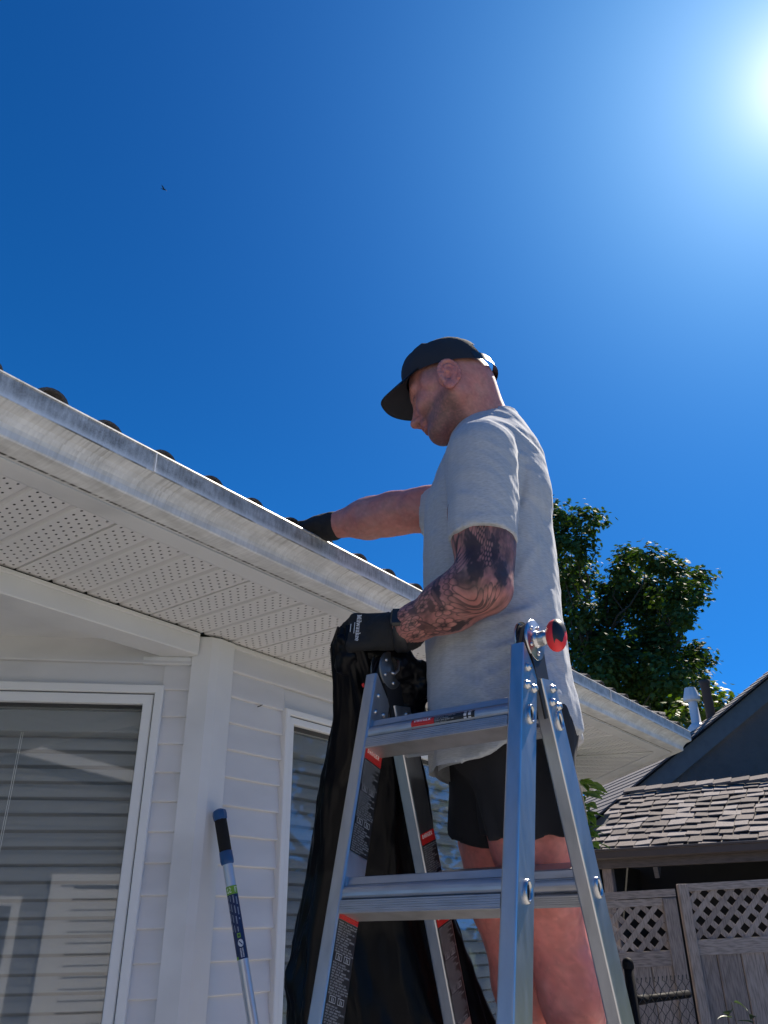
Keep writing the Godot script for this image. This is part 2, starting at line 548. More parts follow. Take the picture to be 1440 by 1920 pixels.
func build_house() -> void:
	D1 = azv(36.5)
	N1 = azv(126.5)
	var house := thing("white_bungalow", "white vinyl sided bungalow with perforated soffit and dirty white gutter, left of the man", "house", hp(2.6, -2.5, 0))
	var W1 := Transform3D(Basis(D1, UP, N1), hp(0, -0.70, 0))
	var cpos := hp(1.86, -0.70, 0)
	var n0 := azv(171.5)
	var W0 := Transform3D(Basis(UP.cross(n0), UP, n0), cpos)
	M.W0 = W0
	M.W1 = W1

	# --- wall behind the siding, with openings for the two windows
	var wall := mb()
	for b in [[1.86, 2.25, 0.0, 2.464], [4.35, 4.80, 0.0, 2.464], [2.25, 4.35, 2.24, 2.464], [2.25, 4.35, 0.0, 0.86]]:
		boxc(wall, W1, Vector3(b[0], b[2], -0.12), Vector3(b[1], b[3], -0.004))
	for b in [[-0.18, 0.0, 0.0, 2.464], [-4.0, -1.85, 0.0, 2.464], [-1.85, -0.18, 2.24, 2.464], [-1.85, -0.18, 0.0, 0.72]]:
		boxc(wall, W0, Vector3(b[0], b[2], -0.12), Vector3(b[1], b[3], -0.004))
	# the turned wall at the far end and the back walls
	var d2 := azv(36.5 - 45.0)
	var n2 := azv(126.5 - 45.0)
	var W2 := Transform3D(Basis(d2, UP, n2), hp(4.80, -0.70, 0))
	boxc(wall, W2, Vector3(0, 0, -0.12), Vector3(3.3, 2.464, 0))
	var far := W2 * Vector3(3.3, 0, -0.05)
	var left := W0 * Vector3(-4.0, 0, -0.05)
	for seg in [[far, far - N1 * 5.0], [left, left - N1 * 3.5], [far - N1 * 5.0, left - N1 * 3.5]]:
		var a: Vector3 = seg[0]
		var b: Vector3 = seg[1]
		var dir := (b - a).normalized()
		boxc(wall, Transform3D(Basis(dir, UP, dir.cross(UP)), a), Vector3(0, 0, -0.06), Vector3(a.distance_to(b), 2.474, 0.06))
	var wl := part("wall", wall, M.siding, house)

	# --- siding laps, each a plank of its own
	var laps := []
	var y := 2.352
	while y > 0.10:
		laps.append(y)
		y -= 0.0925
	for i in laps.size():
		var lo: float = laps[i]
		var hi := minf(lo + 0.0925, 2.436)
		var spans := [[1.93, 4.80]]
		if lo < 2.26 and hi > 0.84:
			spans = [[1.93, 2.232], [4.395, 4.80]]
		for sp in spans:
			var st := mb()
			plank(st, W1, sp[0], sp[1], lo, hi, rng.randf_range(-0.0008, 0.0008))
			part("siding_plank", st, M.siding, wl)
		spans = [[-4.0, -0.052]]
		if lo < 2.26 and hi > 0.70:
			spans = [[-0.158, -0.052]]
		for sp in spans:
			var st := mb()
			plank(st, W0, sp[0], sp[1], lo, hi, rng.randf_range(-0.0008, 0.0008))
			part("siding_plank", st, M.siding, wl)
	# the band of siding between the last lap and the recess ceiling on the left wall
	var st2 := mb()
	for k in 20:
		var lo2: float = 0.15 + 0.115 * k
		plank(st2, W2, 0.06, 3.3, lo2, minf(lo2 + 0.115, 2.436))
	part("end_wall_siding", st2, M.siding, wl)

	# --- corner post with its two faces
	var st := mb()
	var post := PackedVector2Array()
	for p in [W0 * Vector3(-0.066, 0, -0.01), W0 * Vector3(-0.066, 0, 0.024), W0 * Vector3(-0.002, 0, 0.026), W1 * Vector3(1.872, 0, 0.028), W1 * Vector3(1.945, 0, 0.024), W1 * Vector3(1.945, 0, -0.01), W1 * Vector3(1.88, 0, -0.06)]:
		post.append(Vector2(p.x, -p.z))
	prism(st, Transform3D(Basis(Vector3.RIGHT, Vector3(0, 0, -1), UP), Vector3.ZERO), post, 0.02, 2.452)
	part("corner_post", st, M.trim, house)

	# --- boxed beam that carries the eave past the set-back left wall
	st = mb()
	boxc(st, W1, Vector3(-1.8, 2.380, -0.118), Vector3(1.800, 2.452, 0.0), 0.003)
	var beam := part("eave_beam", st, M.trim, house)
	st = mb()
	boxc(st, W1, Vector3(-1.8, 2.441, 0.0), Vector3(1.79, 2.4545, 0.012), 0.002)
	part("channel_trim", st, M.trim, beam)
	st = mb()
	boxc(st, W1, Vector3(1.945, 2.440, -0.004), Vector3(4.80, 2.4565, 0.014), 0.002)
	part("channel_trim", st, M.trim, wl)
	# short trim strip where the beam meets the left wall
	st = mb()
	boxc(st, W0, Vector3(-0.235, 2.350, -0.002), Vector3(-0.068, 2.378, 0.018), 0.002)
	part("trim_strip", st, M.trim, wl)
	# ceiling of the recess
	st = mb()
	boxc(st, W1, Vector3(-2.2, 2.44, -2.4), Vector3(1.9, 2.452, -0.119))
	part("recess_ceiling", st, M.trim, house)

	# --- soffit panels: four vented strips each, with grooves between
	var sof := mb()
	eave_sweep(sof, [Vector2(-0.128, 2.4495), Vector2(-0.132, 2.4495), Vector2(-0.200, 2.4525), Vector2(-0.212, 2.4570), Vector2(-0.212, 2.4640)], -1.6)
	var soffit := part("soffit_edge", sof, M.trim, house)
	var s := 1.086 - 0.489 * 5
	while s < 5.0:
		var pn := mb()
		for k in 4:
			soffit_strip(pn, s + 0.12225 * k, k == 3)
		part("soffit_panel", pn, M.soffit, soffit)
		s += 0.489
	for k in 8:
		var pn := mb()
		for j in 4:
			soffit_strip_turned(pn, d2, n2, 0.489 * k + 0.12225 * j, j == 3)
		part("soffit_panel", pn, M.soffit, soffit)
	# mitre strip over the turn
	st = mb()
	var m0 := hp(5.09 - 0.41421 * 0.20, -0.20, 2.4585)
	var m1 := hp(5.09 - 0.41421 * 0.70, -0.70, 2.4585)
	var md := (m1 - m0).normalized()
	boxc(st, Transform3D(Basis(md, UP, md.cross(UP)), m0), Vector3(0, -0.004, -0.016), Vector3(m0.distance_to(m1), 0.002, 0.016), 0.002)
	part("mitre_strip", st, M.trim, soffit)

	# --- fascia and gutter
	st = mb()
	eave_sweep(st, [Vector2(-0.130, 2.575), Vector2(-0.130, 2.449), Vector2(-0.150, 2.449), Vector2(-0.150, 2.575)], -1.6)
	part("fascia", st, M.trim, house)
	st = mb()
	eave_sweep(st, [Vector2(-0.010, 2.556), Vector2(-0.010, 2.570), Vector2(-0.001, 2.571), Vector2(0.001, 2.566), Vector2(-0.0015, 2.5635), Vector2(-0.004, 2.513), Vector2(-0.013, 2.5095), Vector2(-0.030, 2.503), Vector2(-0.047, 2.490), Vector2(-0.054, 2.476), Vector2(-0.056, 2.460), Vector2(-0.060, 2.4565), Vector2(-0.128, 2.4535)], -1.6)
	var gut := part("gutter", st, M.gutter, house, "dirty white gutter with brown drip streaks along the eave")
	st = mb()
	eave_sweep(st, [Vector2(-0.126, 2.4560), Vector2(-0.062, 2.4590), Vector2(-0.056, 2.478), Vector2(-0.030, 2.506), Vector2(-0.006, 2.515), Vector2(-0.004, 2.562)], -1.6)
	part("gutter_inside", st, M.gutter, gut)
	for sj in [3.86, 1.02]:
		st = mb()
		boxc(st, Transform3D(Basis(D1, UP, N1), hp(sj, 0, 0)), Vector3(-0.0015, 2.512, -0.0040), Vector3(0.0015, 2.566, 0.0022), 0.0004)
		part("gutter_seam", st, M.gutter, gut)
	# hangers inside the gutter
	for k in 9:
		st = mb()
		boxc(st, Transform3D(Basis(D1, UP, N1), hp(0.3 + 0.6 * k, 0, 0)), Vector3(-0.012, 2.558, -0.126), Vector3(0.012, 2.560, -0.010))
		part("gutter_hanger", st, M.steel, gut)

	# --- roof deck (two slopes meeting on a hip) and the tiles
	st = mb()
	var sl := 0.33
	var e0 := hp(-1.6, -0.10, 2.552)
	var e1 := hp(5.09 - 0.0414, -0.10, 2.552)
	var e2 := e1 + d2 * 4.0
	var run := 3.6
	var r0 := e0 - N1 * run + UP * run * sl
	var r1 := e1 + (-N1 - D1 * 0.41421) * run + UP * run * sl
	var r2 := e2 - n2 * run + UP * run * sl
	for t in [[e0, e1, r1, r0], [e1, e2, r2, r1]]:
		quad(st, t[0], t[1], t[2], t[3])
		quad(st, t[3] - UP * 0.02, t[2] - UP * 0.02, t[1] - UP * 0.02, t[0] - UP * 0.02)
	# gable closing and the far slope
	quad(st, r0, r1, r1 - N1 * 3.6 - UP * 1.2, r0 - N1 * 3.6 - UP * 1.2)
	tri(st, e0, r0, r0 - N1 * 3.6 - UP * 1.2)
	quad(st, r1, r2, r2 - N1 * 3.6 - UP * 1.2, r1 - N1 * 3.6 - UP * 1.2)
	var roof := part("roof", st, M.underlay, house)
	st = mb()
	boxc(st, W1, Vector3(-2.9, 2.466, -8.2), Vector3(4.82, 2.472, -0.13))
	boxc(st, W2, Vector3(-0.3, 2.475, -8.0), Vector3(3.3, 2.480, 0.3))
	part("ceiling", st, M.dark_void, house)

	var tile := tile_mesh()
	var idx := 0
	s = 0.755 - 0.1645 * 12
	while s < 5.15:
		for row in 3:
			if s < -0.6 and row > 0:
				continue
			var back := 0.055 + 0.31 * row
			if s > 5.09 - 0.41421 * back - 0.03:
				continue
			var o := MeshInstance3D.new()
			o.name = "roof_tile"
			o.mesh = tile
			o.material_override = M.roof_tile
			roof.add_child(o, true)
			var jit := rng.randf_range(-0.006, 0.006)
			var org := hp(s + jit, -back + rng.randf_range(-0.006, 0.006), 2.568 + (back - 0.055) * sl + 0.026)
			var zb := (-N1 + UP * (sl - 0.03)).normalized()
			var xb := -D1
			o.transform = Transform3D(Basis(xb, zb.cross(xb), zb) * Basis(Vector3(0, 0, 1), rng.randf_range(-0.05, 0.05)), org - origin_of(roof))
		s += 0.1645
		idx += 1
	# hip caps running down to the corner
	var hip := (r1 - e1).normalized()
	var side := hip.cross(UP).normalized()
	var cap := cap_mesh()
	for k in 9:
		var o := MeshInstance3D.new()
		o.name = "hip_tile"
		o.mesh = cap
		o.material_override = M.roof_tile
		roof.add_child(o, true)
		var zb := (hip + UP * -0.05).normalized()
		var xb := zb.cross(UP).normalized() * -1.0
		o.transform = Transform3D(Basis(xb, zb.cross(xb), zb), e1 + hip * (0.04 + 0.31 * k) + UP * 0.055 - origin_of(roof))

	# --- windows
	build_window(house, W0, -1.90, -0.150, 0.66, 2.272, 0.066)
	build_window(house, W1, 2.226, 4.40, 0.80, 2.270, 0.054)

	# --- rooms behind the windows
	st = mb()
	boxc(st, W1, Vector3(0.2, 0.0, -4.0), Vector3(4.6, 2.43, -3.9))
	boxc(st, Transform3D(), Vector3(-3.5, 0.02, -7.5), Vector3(0.0, 0.05, -3.0))
	boxc(st, W1, Vector3(2.0, 0.5, -0.66), Vector3(4.6, 2.43, -0.62))
	boxc(st, W0, Vector3(-2.4, 0.5, -0.50), Vector3(-0.1, 2.43, -0.46))
	part("room_wall", st, M.inside, house)

func soffit_strip(st: SurfaceTool, s: float, joint: bool) -> void:
	strip_any(st, func(a: float, n: float, h: float) -> Vector3: return hp(s + a, n, h), joint, s, 0)

func soffit_strip_turned(st: SurfaceTool, d2: Vector3, n2: Vector3, s: float, joint: bool) -> void:
	strip_any(st, func(a: float, n: float, h: float) -> Vector3: return hp(5.09, 0, h) + d2 * (s + a) + n2 * n, joint, s, 1)

func strip_any(st: SurfaceTool, pos: Callable, joint: bool, s: float, kind: int) -> void:
	# across the strip: flat, then a groove (or an open joint after the fourth strip)
	var g := 0.009 if joint else 0.018
	var deep := 0.022 if joint else 0.0105
	var w := 0.12225
	var xs := [0.0, w - g, w - g * 0.7, w - g * 0.3, w]
	var hs := [2.462, 2.462, 2.462 + deep, 2.462 + deep, 2.462]
	for j in 4:
		var lim := func(x: float) -> Array:
			# n range, cut on the mitre line
			var room := 5.09 - s - x if kind == 0 else s + x
			return [minf(maxf(-0.702, -room / 0.41421), -0.206), -0.206]
		var a: Array = lim.call(xs[j])
		var b: Array = lim.call(xs[j + 1])
		if a[0] >= a[1] and b[0] >= b[1]:
			continue
		var u0: float = xs[j] / w if j == 0 else 0.0
		var u1: float = 1.0 if j == 0 else 0.02
		quad_uv(st, pos.call(xs[j], a[0], hs[j]), pos.call(xs[j + 1], b[0], hs[j + 1]), pos.call(xs[j + 1], b[1], hs[j + 1]), pos.call(xs[j], a[1], hs[j]), Vector2(u0, a[0] / 0.034), Vector2(u1, b[0] / 0.034), Vector2(u1, b[1] / 0.034), Vector2(u0, a[1] / 0.034))

# one barrel tile, its front end at the origin, running back along z
func tile_mesh() -> ArrayMesh:
	var st := mb()
	var seg := 9
	var l := 0.36
	for k in seg:
		var a := PI * k / seg
		var b := PI * (k + 1) / seg
		var ro := Vector2(0.042, 0.031)
		var ri := Vector2(0.032, 0.026)
		var o := []
		for z in [0.0, l]:
			var sc: float = 1.0 if z == 0.0 else 0.84
			for r in [ro, ri]:
				o.append(Vector3(cos(a) * r.x * sc, sin(a) * r.y * sc, z))
				o.append(Vector3(cos(b) * r.x * sc, sin(b) * r.y * sc, z))
		quad(st, o[0], o[1], o[5], o[4])
		quad(st, o[3], o[2], o[6], o[7])
		quad(st, o[1], o[0], o[2], o[3])
	# mortar stop set back inside the mouth
	for k in seg:
		var a := PI * k / seg
		var b := PI * (k + 1) / seg
		tri(st, Vector3(0, 0, 0.03), Vector3(cos(b) * 0.033, sin(b) * 0.027, 0.03), Vector3(cos(a) * 0.033, sin(a) * 0.027, 0.03))
	# the flat pan beside the barrel
	boxc(st, Transform3D(), Vector3(0.036, -0.012, 0.0), Vector3(0.122, 0.002, l))
	st.generate_normals()
	return st.commit()

func cap_mesh() -> ArrayMesh:
	var st := mb()
	var seg := 10
	var l := 0.36
	for k in seg:
		var a := PI * k / seg
		var b := PI * (k + 1) / seg
		var o := []
		for z in [0.0, l]:
			var sc: float = 1.0 if z == 0.0 else 0.80
			for r in [Vector2(0.115, 0.075), Vector2(0.098, 0.058)]:
				o.append(Vector3(cos(a) * r.x * sc, sin(a) * r.y * sc, z))
				o.append(Vector3(cos(b) * r.x * sc, sin(b) * r.y * sc, z))
		quad(st, o[0], o[1], o[5], o[4])
		quad(st, o[3], o[2], o[6], o[7])
		quad(st, o[1], o[0], o[2], o[3])
		tri(st, Vector3(0, 0, 0.05), Vector3(cos(b) * 0.1, sin(b) * 0.06, 0.05), Vector3(cos(a) * 0.1, sin(a) * 0.06, 0.05))
	st.generate_normals()
	return st.commit()

func build_window(house: Node3D, xf: Transform3D, x0: float, x1: float, y0: float, y1: float, w: float) -> void:
	var st := mb()
	ring(st, xf, x0, y0, x1, y1, w * 0.44, -0.10, 0.034)
	var win := part("window", st, M.frame_white, house)
	var e := w * 0.44
	st = mb()
	ring(st, xf, x0 + e, y0 + e, x1 - e, y1 - e, 0.0035, -0.02, 0.020)
	part("gasket", st, M.gasket, win)
	e += 0.0035
	st = mb()
	ring(st, xf, x0 + e, y0 + e, x1 - e, y1 - e, w - e, -0.10, 0.026)
	part("sash", st, M.frame_white, win)
	e = w
	st = mb()
	ring(st, xf, x0 + e, y0 + e, x1 - e, y1 - e, 0.004, -0.04, 0.006)
	part("glazing_bead", st, M.gasket, win)
	st = mb()
	boxc(st, xf, Vector3(x0 + e - 0.01, y0 + e - 0.01, -0.026), Vector3(x1 - e + 0.01, y1 - e + 0.01, -0.021))
	part("pane", st, M.glass, win)
	st = mb()
	boxc(st, xf, Vector3(x0 - 0.02, y0 - 0.03, -0.05), Vector3(x1 + 0.02, y0 - 0.001, 0.055), 0.004)
	part("sill", st, M.frame_white, win)

func build_blinds() -> void:
	for w in [[M.W0, -1.82, -0.205, 0.75, 2.20, 0.0512, "white venetian blind with wide closed slats behind the large left window", -0.62], [M.W1, 2.285, 4.34, 0.87, 2.21, 0.0512, "grey closed venetian blind behind the narrow window beside the black bag", 2.9]]:
		var xf: Transform3D = w[0]
		var x0: float = w[1]
		var x1: float = w[2]
		var bl := thing("venetian_blind", w[6], "blind", xf * Vector3((x0 + x1) / 2, w[3], -0.10), "venetian blinds behind the house windows")
		var st := mb()
		boxc(st, xf, Vector3(x0, w[4] - 0.075, -0.14), Vector3(x1, w[4], -0.055), 0.004)
		part("head_rail", st, M.blind, bl)
		var y: float = w[4] - 0.083
		while y > w[3]:
			st = mb(true)
			var tilt := deg_to_rad(rng.randf_range(68, 72))
			var sag := rng.randf_range(-0.0006, 0.0006)
			var seg := 6
			var prev := []
			for k in seg + 1:
				var t := (float(k) / seg - 0.5)
				var c := Vector2(t * 0.0445, 0.0035 * (1.0 - 4.0 * t * t))
				# slat leans with its lower edge towards the glass
				var z := -0.100 - t * 0.0445 * cos(tilt) + c.y * sin(tilt)
				var yy := y - 0.025 + t * 0.0445 * sin(tilt) + c.y * cos(tilt) * 0.3
				var a := xf * Vector3(x0, yy + sag, z)
				var b := xf * Vector3(x1, yy - sag, z)
				if k > 0:
					quad(st, prev[0], prev[1], b, a)
				prev = [a, b]
			part("slat", st, M.blind, bl)
			y -= w[5]
		st = mb()
		boxc(st, xf, Vector3(x0, w[3] - 0.02, -0.115), Vector3(x1, w[3], -0.085), 0.003)
		part("bottom_rail", st, M.blind, bl)
		st = mb()
		for cx in [w[7], w[7] + 0.006]:
			tube(st, [xf * Vector3(cx, w[4] - 0.06, -0.072), xf * Vector3(cx, 1.1, -0.070)], [0.0011], 5)
		part("cord", st, M.cord, bl)

# a white garden building behind the photographer, seen only as a reflection in the glass
func build_back_shed() -> void:
	var sh := thing("rear_house", "grey sided house with white louvred door behind the viewer, mirrored in the left window", "house", Vector3(-2.6, 0, 5.2))
	var Z := Transform3D(Basis(Vector3.LEFT, UP, Vector3(0, 0, -1)), Vector3(0, 0, 4.6))
	var st := mb()
	boxc(st, Transform3D(), Vector3(-5.2, 0, 4.6), Vector3(-0.5, 4.4, 6.0))
	var wall := part("wall", st, M.rear_siding, sh)
	for k in 30:
		st = mb()
		plank(st, Z, 0.5, 5.2, 0.1 + 0.14 * k, 0.24 + 0.14 * k)
		part("siding_plank", st, M.rear_siding, wall)
	st = mb()
	ring(st, Z, 0.62, 0.05, 1.58, 2.12, 0.11, 0.0, 0.06)
	var door := part("door", st, M.frame_white, sh)
	st = mb()
	boxc(st, Z, Vector3(0.73, 0.16, 0.014), Vector3(1.47, 2.01, 0.022))
	part("door_back", st, M.dark_void, door)
	for k in 17:
		st = mb()
		boxc(st, Z, Vector3(0.74, 0.18 + 0.106 * k, 0.024), Vector3(1.34, 0.272 + 0.106 * k, 0.040), 0.004)
		part("louvre", st, M.frame_white, door)
	st = mb()
	boxc(st, Z, Vector3(1.34, 0.16, 0.024), Vector3(1.47, 2.01, 0.045), 0.004)
	part("stile", st, M.frame_white, door)
	# sloping white rake board and a second window
	st = mb()
	var rx := Z * Transform3D(Basis(Vector3(0, 0, 1), 0.21), Vector3(0.5, 3.02, 0.0))
	boxc(st, rx, Vector3(0, 0, 0.02), Vector3(3.6, 0.13, 0.09), 0.004)
	part("rake_board", st, M.frame_white, sh)
	st = mb()
	ring(st, Z, 1.85, 0.7, 3.2, 1.9, 0.09, 0.0, 0.05)
	var win := part("window", st, M.frame_white, sh)
	st = mb()
	boxc(st, Z, Vector3(1.94, 0.79, 0.01), Vector3(3.11, 1.81, 0.018))
	part("pane", st, M.dark_void, win)
	st = mb()
	prism(st, Transform3D(Basis(Vector3(0, 0, 1), UP, Vector3.LEFT), Vector3.ZERO), PackedVector2Array([Vector2(4.3, 4.4), Vector2(6.2, 4.4), Vector2(5.3, 5.0)]), 0.3, 5.5)
	part("roof", st, M.shingle, sh)

# ------------------------------------------------------------------ folding ladder standing as an A-frame
const P1 := Vector3(0.219, 1.891, -1.475)
var ER: Vector3      # along the rungs, towards the right
var FD: Vector3      # down the front rails
var FN: Vector3      # from the front frame away from the viewer
var RD: Vector3
var RN: Vector3
var HG: Vector3      # hinge axis at u = 0

func fp(u: float, v: float, w: float) -> Vector3:
	return P1 + ER * u + FD * v + FN * w

func rp(u: float, v: float, w: float) -> Vector3:
	return HG + ER * u + RD * v + RN * w

func ladder_axes() -> void:
	ER = azv(124.0)
	var hn := azv(214.0)
	FD = (Vector3.DOWN + hn * 0.27 - ER * 0.035).normalized()
	FN = ER.cross(FD).normalized()
	RD = (Vector3.DOWN - hn * 0.33 - ER * 0.035).normalized()
	RN = ER.cross(RD).normalized()
	HG = P1 - FD * 0.12 + FN * 0.045

# frame whose x runs along the rungs, y down the rail, z away from the front
func frame_of(o: Vector3, d: Vector3, n: Vector3) -> Transform3D:
	return Transform3D(Basis(ER, d, n), o)

func build_ladder() -> void:
	ladder_axes()
	var lad := thing("folding_ladder", "grey aluminium folding ladder with red lock knob, opened in front of the man", "ladder", Vector3(0.05, 0.03, -1.55))
	var F := frame_of(P1, FD, FN)
	# rear rails use the same box but their wide side starts at the hinge side
	var R := frame_of(HG, RD, RN)
	# tilted frames are slightly skewed by design (rails and rungs are not quite square); orthogonalise for the parts
	F.basis = F.basis.orthonormalized()
	R.basis = R.basis.orthonormalized()
	var foot := 1.89
	# --- rails: hollow boxes 28 x 65 mm, cut slanting at the top where the hinge enters
	for side in 2:
		var u0: float = 0.008 if side == 0 else -0.337
		var u1 := u0 + 0.029
		for k in 2:
			var st := mb()
			var X := F if k == 0 else R
			var top := -0.106 if k == 0 else 0.062
			var len := foot / absf((FD if k == 0 else RD).y) * 0.995 if k == 0 else (HG.y - 0.035) / absf(RD.y)
			var w0 := 0.0 if k == 0 else -0.004
			rail(st, X, u0, u1, w0, w0 + 0.065, top, len, k == 1)
			var rail_part := part("front_rail" if k == 0 else "rear_rail", st, M.aluminium, lad)
			# black foot
			st = mb()
			boxc(st, X, Vector3(u0 - 0.004, len - 0.07, w0 - 0.005), Vector3(u1 + 0.004, len + 0.004, w0 + 0.07), 0.006)
			part("foot", st, M.rubber, rail_part)
			# flared rung ends in the outer side of the rail
			var uo := u1 if side == 0 else u0
			var dir := 1.0 if side == 0 else -1.0
			for j in 6:
				var v := 0.029 + 0.3085 * j if k == 0 else 0.148 + 0.3085 * j
				if v > len - 0.05:
					continue
				st = mb(true)
				oval(st, X, uo, dir, v, w0 + 0.034, 0.0115, 0.0175)
				var sk := part("rung_end", st, M.steel, rail_part)
				st = mb()
				oval_disc(st, X, uo + dir * 0.0008, dir, v, w0 + 0.034, 0.0078, 0.0135)
				part("opening", st, M.socket_dark, sk)
			# rivets that hold the hinge plate
			var spots := [[-0.062, 0.020], [-0.024, 0.019], [-0.030, 0.047]] if k == 0 else [[0.086, 0.040], [0.110, 0.022], [0.122, 0.048]]
			for sp in spots:
				st = mb(true)
				var X2 := Transform3D(Basis(X.basis.y, X.basis.x * dir, X.basis.z), X * Vector3(uo, sp[0], w0 + sp[1]))
				lathe(st, X2, [Vector2(0.0085, 0), Vector2(0.0088, 0.0022), Vector2(0.0065, 0.0025), Vector2(0.0062, 0.0062), Vector2(0.005, 0.0078), Vector2(0, 0.008)], 12)
				part("rivet", st, M.steel, rail_part)
				# heads on the inner side too
				var ui := u0 if side == 0 else u1
				st = mb(true)
				X2 = Transform3D(Basis(X.basis.y, X.basis.x * -dir, X.basis.z), X * Vector3(ui, sp[0], w0 + sp[1]))
				lathe(st, X2, [Vector2(0.006, 0), Vector2(0.0058, 0.002), Vector2(0.003, 0.004), Vector2(0, 0.0044)], 10)
				part("rivet", st, M.steel, rail_part)
	# --- rungs
	for k in 2:
		var X := F if k == 0 else R
		for j in 6:
			var v := 0.3085 * j - 0.002 if k == 0 else 0.105 + 0.3085 * j + 0.004
			if v > 1.72:
				continue
			var st := mb()
			rung(st, X, v, k == 1)
			var rg := part("front_rung" if k == 0 else "rear_rung", st, M.rung_alu, lad)
			st = mb()
			var zz := 0.010 if k == 0 else 0.014
			for e in [-0.307, 0.007]:
				boxc(st, X, Vector3(e - 0.001, v + 0.001, zz), Vector3(e + 0.002, v + 0.062, zz + 0.05))
			part("weld", st, M.steel, rg)
			if k == 0 and j == 0:
				sticker(X, -0.203, -0.151, v + 0.0175, v + 0.0395, 0.0035, red_image("DANGER"), rg, "red_warning_sticker")
				sticker(X, -0.151, -0.062, v + 0.0175, v + 0.0395, 0.0035, print_image(false, 200, 48), rg, "black_instruction_sticker")
			if k == 1 and j == 0:
				sticker(X, -0.221, -0.169, v + 0.041, v + 0.058, -0.0015, red_image("CAUTION"), rg, "red_warning_sticker")
				sticker(X, -0.169, -0.080, v + 0.041, v + 0.058, -0.0015, print_image(true, 200, 36), rg, "white_instruction_sticker")
	# --- labels on the inner sides of the left rails
	var side_x := Transform3D(Basis(F.basis.z, F.basis.y, -F.basis.x), F * Vector3(-0.308, 0, 0))
	for sp in [[0.058, 0.082, true], [0.083, 0.262, false], [0.352, 0.378, true], [0.379, 0.60, false]]:
		side_label(side_x, sp, 0.004, 0.061, lad)
	side_x = Transform3D(Basis(R.basis.z, R.basis.y, -R.basis.x), R * Vector3(-0.308, 0, 0))
	for sp in [[0.33, 0.352, true], [0.353, 0.415, false], [0.49, 0.512, true], [0.513, 0.70, false]]:
		side_label(side_x, sp, -0.002, 0.055, lad)

	# --- hinges
	for side in 2:
		var hu: float = 0.0225 if side == 0 else -0.3225
		var C := HG + ER * hu - FD * 0.016
		var dir := 1.0 if side == 0 else -1.0
		var hx := Transform3D(Basis(FN, -FD, ER).orthonormalized(), C)
		# hinge cheeks: rounded plates that run from the pivot into the rails
		var st := mb()
		arm(st, C, FD, FN, -0.045, 0.020, 0.15, hu, [-0.0085, -0.0035], 0.033, F)
		arm(st, C, FD, FN, -0.045, 0.020, 0.15, hu, [0.0035, 0.0085], 0.033, F)
		var hinge := part("hinge", st, M.black_plastic, lad)
		st = mb()
		arm(st, C, RD, RN, -0.030, 0.030, 0.15, hu, [-0.0130, -0.0095], 0.036, R)
		arm(st, C, RD, RN, -0.030, 0.030, 0.15, hu, [0.0095, 0.0130], 0.036, R)
		part("hinge_arm", st, M.black_plastic, hinge)
		for d in [-1.0, 1.0]:
			st = mb(true)
			var dx := Transform3D(Basis(FD, ER * d, FN * d).orthonormalized(), C + ER * (0.0095 * d))
			lathe(st, dx, [Vector2(0.041, 0.0), Vector2(0.0412, 0.0035), Vector2(0.0395, 0.0048), Vector2(0.016, 0.0052), Vector2(0.012, 0.0085), Vector2(0, 0.0088)], 32)
			part("hinge_disc", st, M.steel if side == 0 else M.dark_steel, hinge)
			for k in 5:
				var a := TAU * k / 5.0 + 0.5
				st = mb(true)
				var rx := Transform3D(dx.basis, dx * Vector3(cos(a) * 0.028, 0.0045, sin(a) * 0.028))
				lathe(st, rx, [Vector2(0.0042, 0), Vector2(0.004, 0.003), Vector2(0.002, 0.0045), Vector2(0, 0.0047)], 8)
				part("rivet", st, M.steel, hinge)
		# threaded neck and lock knob on the outside
		st = mb(true)
		var nx := Transform3D(Basis(FN, ER * dir, -FD * dir).orthonormalized(), C + ER * (0.013 * dir))
		var prof := [Vector2(0.017, 0.0), Vector2(0.017, 0.006)]
		for k in 4:
			prof.append(Vector2(0.0135, 0.0075 + 0.0035 * k))
			prof.append(Vector2(0.0150, 0.0092 + 0.0035 * k))
		prof.append(Vector2(0.012, 0.023))
		prof.append(Vector2(0.012, 0.036))
		lathe(st, nx, prof, 20)
		part("knob_neck", st, M.steel, hinge)
		st = mb(true)
		# a rounded, slightly oval grip, wider across than it is deep
		var kp := []
		for k in 13:
			var a := PI * k / 12.0
			kp.append(Vector2(0.0305 * pow(maxf(sin(a), 0.0), 0.72), 0.0225 - 0.0185 * cos(a)))
		var kx := Transform3D(nx.basis, nx * Vector3(0, 0.022, 0))
		kx.basis = Basis(kx.basis.x * 0.82, kx.basis.y, kx.basis.z * 1.12)
		lathe(st, kx, kp, 28)
		var knob := part("lock_knob", st, M.red_knob, hinge, "red rounded lock knob with a black grip patch")
		# black soft patch wrapped over the outer half of the grip
		st = mb(true)
		var cols := 30
		for i in cols:
			for j in 20:
				var q := []
				for c in [[i, j], [i + 1, j], [i + 1, j + 1], [i, j + 1]]:
					var ph: float = PI * (0.55 + 0.43 * c[1] / 20.0)
					var wv: float = 0.10 * sin(c[1] * 0.375)
					var th: float = lerpf(-2.5, 0.6, float(c[0]) / cols) + wv * 2.5
					var rr := 0.0311 * pow(sin(ph), 0.72)
					q.append(kx * Vector3(sin(th) * rr, 0.0225 - 0.0189 * cos(ph), cos(th) * rr))
				quad(st, q[0], q[1], q[2], q[3])
		part("grip_patch", st, M.black_plastic, knob)
	# little steel catch on the inner side of the left hinge
	var C2 := HG + ER * (-0.3225 + 0.018) - FD * 0.016
	var st := mb(true)
